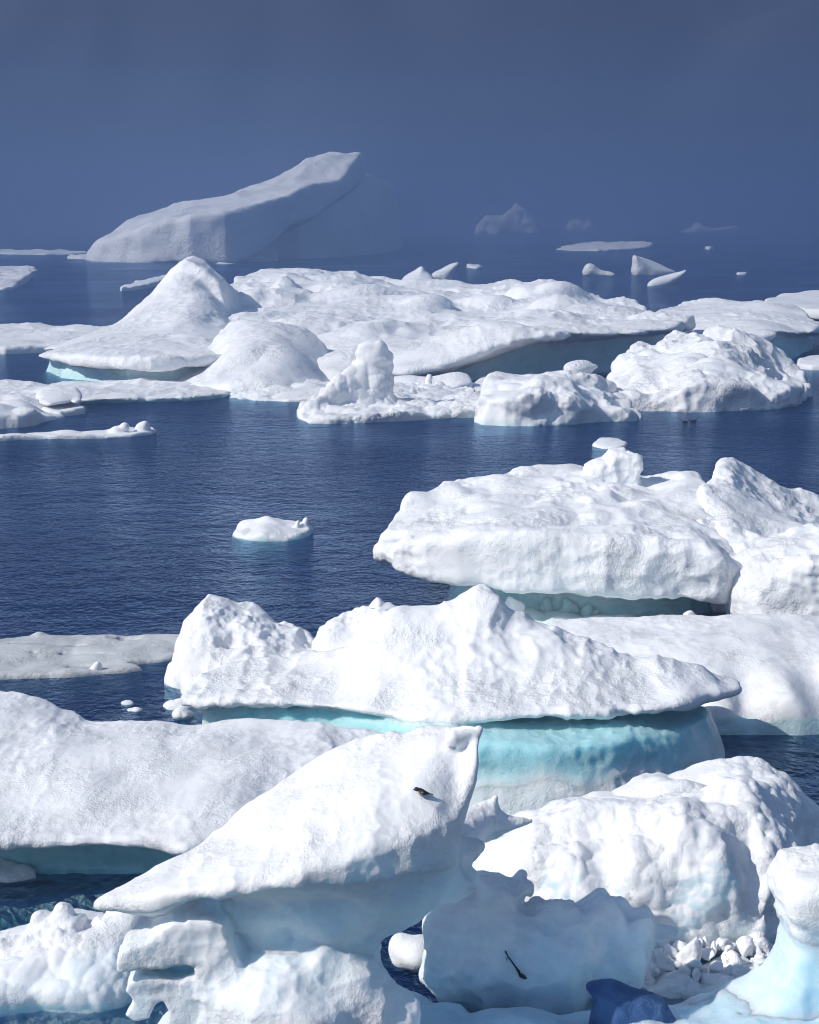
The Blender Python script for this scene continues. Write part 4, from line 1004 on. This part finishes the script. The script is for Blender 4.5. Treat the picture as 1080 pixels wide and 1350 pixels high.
berg('iceberg', 'rough puffy white ice block at right with a deeply fluted face', 'iceberg', 1210, [
    slab([(596, 1195), (650, 1225), (720, 1250), (820, 1262), (920, 1264), (1010, 1258), (1055, 1232), (1084, 1190), (1080, 1150), (1010, 1134), (850, 1134), (700, 1148), (620, 1165)],
         [(608, 1150, 1180), (630, 1115, 1172), (655, 1095, 1168), (700, 1075, 1164), (735, 1062, 1162), (760, 1057, 1160), (800, 1050, 1156), (835, 1040, 1152), (870, 1027, 1150), (900, 1026, 1150), (930, 1028, 1150), (965, 1022, 1150), (1000, 1021, 1150), (1020, 1021, 1152), (1038, 1036, 1156), (1055, 1060, 1160), (1070, 1095, 1170), (1074, 1130, 1185),
          (640, 1140, 1205), (680, 1110, 1205), (730, 1095, 1210), (780, 1085, 1212), (830, 1075, 1215), (880, 1065, 1215), (930, 1062, 1215), (980, 1060, 1215), (1020, 1075, 1212), (1045, 1110, 1215),
          (650, 1180, 1222), (700, 1150, 1235), (760, 1140, 1242), (830, 1130, 1248), (900, 1120, 1250), (960, 1120, 1248), (1010, 1135, 1244), (700, 1200, 1242), (800, 1190, 1254), (900, 1190, 1258), (990, 1195, 1252)], prof=[(-0.5, -0.1), (0.0, 0.12), (0.25, 0.0)], k=0.2)],
    vox=1.9, fn=[((0.6, 0.6, 1.2), 0.12, 'b')], vn=[((0.55, 0.55, 0.9), 0.085, 'l'), (0.4, 0.08, 's'), (0.25, 0.028, 'l'), (0.16, 0.022, 's'), (0.08, 0.010, 's')], mat=MAT_NEARBLUE, under=(0.3, 0.2, 0.3), wet=(0.15, 0.6), split=False,
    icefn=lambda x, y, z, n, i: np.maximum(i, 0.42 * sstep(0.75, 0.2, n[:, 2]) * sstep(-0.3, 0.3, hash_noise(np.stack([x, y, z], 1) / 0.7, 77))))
berg('iceberg', 'jagged wall of blue shaded ice between the foreground iceberg and the rough block', 'iceberg', 1330, [
    plate([(566, 1205), (578, 1192), (598, 1188), (606, 1180), (628, 1170), (640, 1165), (660, 1164), (678, 1166), (690, 1160), (699, 1163), (697, 1172), (690, 1176), (688, 1192), (697, 1198), (712, 1193), (730, 1200), (738, 1190), (750, 1192), (770, 1193), (790, 1186), (803, 1194), (822, 1188), (838, 1200), (856, 1205), (866, 1222), (882, 1226), (890, 1238), (876, 1246), (850, 1252), (838, 1264), (846, 1278), (836, 1300), (836, 1345), (760, 1370), (680, 1365), (640, 1335), (615, 1318), (585, 1310), (558, 1288), (564, 1268), (574, 1245), (566, 1225)], 1335, 0.36, k=0.4, lean=0.12, ice=0.36, sm=1),
    ell(610, 1275, 1352, 52, 0.3, 60, ice=0.35, uk=0.25), ell(720, 1290, 1358, 80, 0.3, 60, ice=0.5, uk=0.3), cone((610, 1190, 1340), (690, 1300, 1356), 16, 20, ice=0.25, uk=0.15), cone((648, 1180, 1342), (652, 1320, 1358), 12, 18, ice=0.2, uk=0.1), cone((735, 1205, 1344), (715, 1330, 1364), 16, 20, ice=0.4, uk=0.1), cone((795, 1200, 1342), (765, 1310, 1358), 14, 18, ice=0.4, uk=0.1), cone((850, 1215, 1342), (815, 1290, 1352), 10, 16, ice=0.3, uk=0.1), ell(800, 1240, 1345, 50, 0.25, 40, ice=0.5, uk=0.25)],
    vox=1.8, ys=1.5, fn=[((0.5, 0.5, 0.7), 0.06, 'b'), (0.25, 0.03, 'b')], vn=[((0.5, 0.5, 0.8), 0.10, 'c'), (0.2, 0.03, 'c'), (0.08, 0.008, 's')], mat=MAT_NEARBLUE, wet=None, split=False, key='G5',
    icefn=lambda x, y, z, n, i: np.clip(i * (0.55 + 0.45 * sstep(1.5, 0.8, z + 0.35 * hash_noise(np.stack([x, y, z], 1) / 0.3, 4))) + 0.15 * sstep(0.9, 0.2, z), 0, 1))
berg('ice_floe', 'thin slushy shelf carrying the heap of broken ice at right', 'ice floe', 1300, [
    slab([(835, 1290), (850, 1312), (920, 1320), (1000, 1312), (1035, 1290), (1010, 1272), (900, 1270)], lambda x, y: 0.05 + 0 * x, prof=[(-0.6, -0.25), (0, 0.05)], k=0.1, ice=0.3)], vox=2.2, fn=[(0.3, 0.09, 'b')], vn=[(0.12, 0.03, 'l')], mat=MAT_NEAR, wet=None, split=False, key='SHELF')
berg('iceberg', 'white-capped pale blue pillar of ice at the lower right edge', 'iceberg', 1390, [
    plate([(1026, 1188), (1028, 1165), (1034, 1150), (1048, 1142), (1080, 1138), (1120, 1134), (1200, 1134), (1200, 1220), (1110, 1218), (1070, 1212), (1040, 1202)], 1390, 0.75, k=0.3),
    plate([(1042, 1195), (1038, 1230), (1030, 1260), (1020, 1280), (1003, 1298), (978, 1314), (940, 1328), (890, 1342), (850, 1400), (1220, 1420), (1220, 1195)], 1390, 0.6, k=0.3, ice=0.55, uk=0.1)],
    vox=2.4, fn=[(0.5, 0.045, 'b')], vn=[(0.35, 0.04, 'c'), (0.15, 0.014, 'c')], mat=MAT_NEARBLUE, wet=None)
berg('ice_shelf', 'blue shaded ice ledge along the bottom edge', 'ice shelf', 1400, [
    slab([(500, 1362), (560, 1374), (640, 1388), (700, 1386), (780, 1384), (860, 1376), (930, 1366), (1000, 1356), (1100, 1350), (1220, 1350), (1220, 1500), (480, 1500)],
         [(500, 1305, 1372), (540, 1318, 1385), (600, 1332, 1396), (680, 1340, 1400), (780, 1342, 1400), (860, 1334, 1395), (930, 1322, 1385), (1000, 1310, 1375), (1100, 1300, 1370), (1200, 1300, 1370), (560, 1345, 1430), (700, 1352, 1440), (850, 1348, 1435), (1000, 1345, 1430), (1150, 1340, 1430), (540, 1400, 1490), (800, 1400, 1490), (1100, 1400, 1490)], k=0.12, ice=0.75)],
    vox=3.2, fn=[(0.5, 0.06, 'b'), (0.2, 0.025, 'b')], vn=[(0.2, 0.03, 'c')], mat=MAT_NEARBLUE, wet=None, split=False)
berg('ice_chunk', 'smooth dark blue lump of clear ice at the bottom edge', 'ice lump', 1425, [
    plate([(772, 1310), (780, 1302), (794, 1296), (808, 1292), (822, 1294), (840, 1302), (860, 1310), (872, 1320), (880, 1334), (886, 1352), (890, 1400), (776, 1400), (779, 1345), (784, 1326)], 1418, 0.30, k=0.34, lean=0.1, ice=1.0, sm=1)],
    vox=1.4, fn=[(0.4, 0.06, 's')], vn=[(0.25, 0.03, 'c'), (0.1, 0.012, 's'), (0.05, 0.005, 's')], mat=MAT_BLUE, wet=None, split=False,
    icefn=lambda x, y, z, n, i: 0.35 + 0.6 * sstep(-0.4, 0.5, hash_noise(np.stack([x, y, z], 1) / 0.22, 9)))
berg('ice_chunk', 'small lumpy ice chunk seen through the gap beside the stem', 'ice chunk', 1285, [
    ell(530, 1258, 1278, 18, 0.22, 18, ice=0.05), ell(550, 1262, 1282, 22, 0.24, 20, ice=0.1), ell(558, 1250, 1276, 18, 0.2, 14), ell(527, 1244, 1274, 10, 0.15, 10)],
    vox=1.8, fn=[(0.25, 0.03, 'b')], mat=MAT_NEAR, split=False)

# ---- broken ice heap: every piece its own chunk -----------------------------------------
rng = random.Random(4)


def chunk_mesh(seed):
    g = np.linspace(-1.4, 1.4, 13)
    X, Y, Z = g[:, None, None], g[None, :, None], g[None, None, :]
    r = np.random.default_rng(seed)
    V = np.sqrt(X ** 2 + Y ** 2 + Z ** 2) - 1.25
    for _ in range(8):                                  # a broken piece: cut off by random planes
        d = r.normal(size=3); d /= np.linalg.norm(d)
        V = smax(V, (X * d[0] + Y * d[1] + Z * d[2]) - r.uniform(0.3, 0.9), 0.10)
    V = V + 0.05 * grid_noise(g, g, g, 0.5, seed)
    for e in (0, -1):
        V[e] = np.maximum(V[e], 0.05); V[:, e] = np.maximum(V[:, e], 0.05); V[:, :, e] = np.maximum(V[:, :, e], 0.05)
    p, f = surface_nets(V)
    v = -1.4 + p * (2.8 / 12)
    return make_mesh('ice_chunk', v, f, MAT_NEAR, {'ice': np.full(len(v), r.uniform(0.0, 0.3))}, smooth=False)


CH = [chunk_mesh(s) for s in range(40, 50)]
heap = bpy.data.objects.new('brash_ice_heap', None)
heap.location = (*W(930, 1295), 0.0)
col.objects.link(heap)
tag(heap, 'heap of small white broken ice lumps before the rough puffy block', 'broken ice')
hl = np.array(heap.location)
for q in range(95):
    t = rng.random()
    px = 845 + 175 * t
    row = rng.uniform(1266, 1302 - 14 * abs(t - 0.45))
    back = (1302 - row) / 36
    s = (6 + 15 * rng.random() ** 2.2) * S(1295)
    if q < 9:
        s *= 1.5
    w = W(px, row)
    z = 0.04 + 0.22 * back * (1 - (2 * t - 1) ** 4) + rng.uniform(-0.03, 0.05)
    o = link('ice_chunk', CH[q % len(CH)], heap)
    o.location = (w[0] - hl[0], w[1] - hl[1], z)
    o.rotation_euler = (rng.uniform(0, 6), rng.uniform(0, 6), rng.uniform(0, 6))
    o.scale = (s * rng.uniform(0.9, 1.6), s, s * rng.uniform(0.6, 1.0))


# ---- bird, twig, swimming bird --------------------------------------------------------------
def plain(name, c, rough=0.7):
    m, nt, out = new_mat(name)
    geo = nd(nt, 'ShaderNodeNewGeometry')
    n = nd(nt, 'ShaderNodeTexNoise', Scale=120.0, Detail=3.0)
    nt.links.new(geo.outputs['Position'], n.inputs['Vector'])
    r = ramp(nt, [(0.3, [x * 0.7 for x in c]), (0.7, [min(1, x * 1.3) for x in c])])
    nt.links.new(n.outputs['Fac'], r.inputs[0])
    b = nd(nt, 'ShaderNodeBsdfPrincipled', Roughness=rough)
    nt.links.new(r.outputs[0], b.inputs['Base Color']); nt.links.new(b.outputs[0], out.inputs['Surface'])
    return m


M_DARK = plain('dark_feathers', (0.018, 0.017, 0.015)); M_PALE = plain('pale_feathers', (0.42, 0.38, 0.30)); M_HORN = plain('horn', (0.03, 0.025, 0.02), 0.4); M_WOOD = plain('weathered_wood', (0.022, 0.018, 0.014))


def loft(rings, n=12):
    """rings: (centre xyz, half width y, half height z) along x"""
    v = []; f = []
    for c, w, h in rings:
        for i in range(n):
            a = 2 * math.pi * i / n
            v.append((c[0], c[1] + w * math.cos(a), c[2] + h * math.sin(a)))
    for r in range(len(rings) - 1):
        for i in range(n):
            a = r * n + i; b = r * n + (i + 1) % n
            f.append((a, a + n, b + n, b))
    f.append(tuple(range(n))); f.append(tuple(range(len(v) - 1, len(v) - n - 1, -1)))
    return np.array(v), f


def tube(pts, radii, n=7):
    v = []; f = []
    P_ = [Vector(p) for p in pts]
    for i, p in enumerate(P_):
        d = (P_[min(i + 1, len(P_) - 1)] - P_[max(i - 1, 0)]).normalized()
        a = d.orthogonal().normalized(); b = d.cross(a)
        for k in range(n):
            t = 2 * math.pi * k / n
            v.append(p + (a * math.cos(t) + b * math.sin(t)) * radii[i])
    for r in range(len(pts) - 1):
        for i in range(n):
            a = r * n + i; b = r * n + (i + 1) % n
            f.append((a, b, b + n, a + n))
    f.append(tuple(range(n - 1, -1, -1))); f.append(tuple(range(len(v) - n, len(v))))
    return np.array([tuple(q) for q in v]), f


def bird():
    h, nrm = hit('G2', 556, 1052)
    root = bpy.data.objects.new('bird', None); root.location = h; root.rotation_euler = (0, 0, rad(8)); root.scale = (1.15, 1.3, 1.25)
    col.objects.link(root)
    tag(root, 'small dark bird with pale patches perched on the foreground iceberg', 'bird')
    # one body from bill base to tail tip, head to the left (-x)
    body = [((-0.074, 0, 0.082), 0.004, 0.004), ((-0.070, 0, 0.083), 0.012, 0.012), ((-0.060, 0, 0.086), 0.018, 0.018), ((-0.046, 0, 0.084), 0.019, 0.020), ((-0.036, 0, 0.077), 0.019, 0.022), ((-0.022, 0, 0.066), 0.026, 0.029),
            ((-0.002, 0, 0.058), 0.030, 0.032), ((0.020, 0, 0.052), 0.027, 0.027), ((0.040, 0, 0.047), 0.019, 0.018), ((0.055, 0, 0.043), 0.012, 0.009), ((0.075, 0, 0.038), 0.011, 0.004), ((0.100, 0, 0.031), 0.014, 0.003), ((0.116, 0, 0.027), 0.013, 0.002)]
    link('body', make_mesh('body', *loft(body, 14), M_DARK), root)
    link('breast', make_mesh('breast', *loft([((-0.046, -0.004, 0.066), 0.006, 0.006), ((-0.034, -0.006, 0.058), 0.019, 0.018), ((-0.016, -0.007, 0.048), 0.025, 0.022), ((0.004, -0.006, 0.041), 0.022, 0.018), ((0.02, -0.004, 0.038), 0.008, 0.008)]), M_PALE), root)
    for sy in (-1, 1):
        w = link('wing', make_mesh('wing', *loft([((-0.026, sy * 0.026, 0.068), 0.003, 0.008), ((-0.010, sy * 0.031, 0.064), 0.005, 0.018), ((0.020, sy * 0.029, 0.055), 0.005, 0.017), ((0.048, sy * 0.021, 0.046), 0.004, 0.010), ((0.075, sy * 0.012, 0.040), 0.002, 0.003)]), M_DARK), root)
        link('wing_patch', make_mesh('wing_patch', *loft([((-0.012, sy * 0.0355, 0.064), 0.002, 0.003), ((0.000, sy * 0.0355, 0.063), 0.003, 0.010), ((0.012, sy * 0.034, 0.060), 0.002, 0.006)]), M_PALE), w)
        link('leg', make_mesh('leg', *tube([(0.0, sy * 0.012, 0.034), (0.004, sy * 0.012, 0.018), (0.0, sy * 0.012, 0.002), (-0.014, sy * 0.014, 0.0)], [0.004, 0.002, 0.002, 0.0015])), root) if False else \
            link('leg', make_mesh('leg', *tube([(0.0, sy * 0.012, 0.034), (0.004, sy * 0.012, 0.018), (0.0, sy * 0.012, 0.002), (-0.014, sy * 0.014, -0.002)], [0.004, 0.002, 0.002, 0.0015]), M_HORN), root)
        link('eye', make_mesh('eye', *loft([((-0.066, sy * 0.0150, 0.089), 0.001, 0.001), ((-0.064, sy * 0.0160, 0.089), 0.002, 0.002), ((-0.062, sy * 0.0160, 0.089), 0.001, 0.001)], 8), M_HORN), root)
    link('beak', make_mesh('beak', *loft([((-0.072, 0, 0.083), 0.005, 0.005), ((-0.080, 0, 0.082), 0.003, 0.003), ((-0.088, 0, 0.081), 0.0006, 0.0006)], 8), M_HORN), root)


def twig():
    def at(px, py, off=0.012):
        h, n = hit('G5', px, py)
        return h + n * off
    pts = [at(666, 1254), at(668, 1258), at(670, 1262), at(675, 1268), at(680, 1275), at(684, 1281), at(688, 1286), at(692, 1289), at(695, 1290)]
    base = pts[4].copy()
    root = bpy.data.objects.new('twig', None); root.location = base; col.objects.link(root)
    tag(root, 'thin dark forked twig stuck to the jagged blue ice wall', 'twig')
    loc = [p - base for p in pts]
    link('stem', make_mesh('stem', *tube(loc, [0.012, 0.008, 0.008, 0.009, 0.012, 0.020, 0.030, 0.022, 0.006]), M_WOOD), root)
    link('fork', make_mesh('fork', *tube([loc[2], at(668, 1264) - base, at(667, 1266) - base], [0.007, 0.005, 0.003]), M_WOOD), root)
    link('bark_flap', make_mesh('bark_flap', *tube([loc[5], at(685, 1286) - base, at(686, 1289) - base], [0.012, 0.010, 0.003]), M_WOOD), root)


def swimmer(px, row, s, label, flip):
    w = W(px, row)
    root = bpy.data.objects.new('seabird', None); root.location = (w[0], w[1], 0); col.objects.link(root)
    root.rotation_euler = (0, 0, 0 if flip else math.pi)
    tag(root, label, 'bird', 'seabirds swimming before the big white block')
    body = [((-0.30, 0, 0.10), 0.02, 0.02), ((-0.22, 0, 0.07), 0.08, 0.05), ((-0.05, 0, 0.05), 0.13, 0.09), ((0.12, 0, 0.05), 0.12, 0.09), ((0.20, 0, 0.09), 0.07, 0.08), ((0.225, 0, 0.17), 0.04, 0.045), ((0.24, 0, 0.24), 0.035, 0.04), ((0.27, 0, 0.28), 0.04, 0.04), ((0.31, 0, 0.275), 0.025, 0.025), ((0.33, 0, 0.27), 0.01, 0.01)]
    b = [((c[0] * s, 0, c[2] * s), a * s, h * s) for c, a, h in body]
    link('body', make_mesh('body', *loft(b, 12), M_DARK), root)
    link('beak', make_mesh('beak', *loft([((0.32 * s, 0, 0.27 * s), 0.012 * s, 0.014 * s), ((0.40 * s, 0, 0.255 * s), 0.004 * s, 0.004 * s)], 8), M_HORN), root)


bird()
twig()
swimmer(914, 556, 0.75, 'tiny dark seabird with raised head swimming before the big white block', True)
swimmer(903, 557, 0.6, 'tiny low dark seabird swimming left of another one', False)
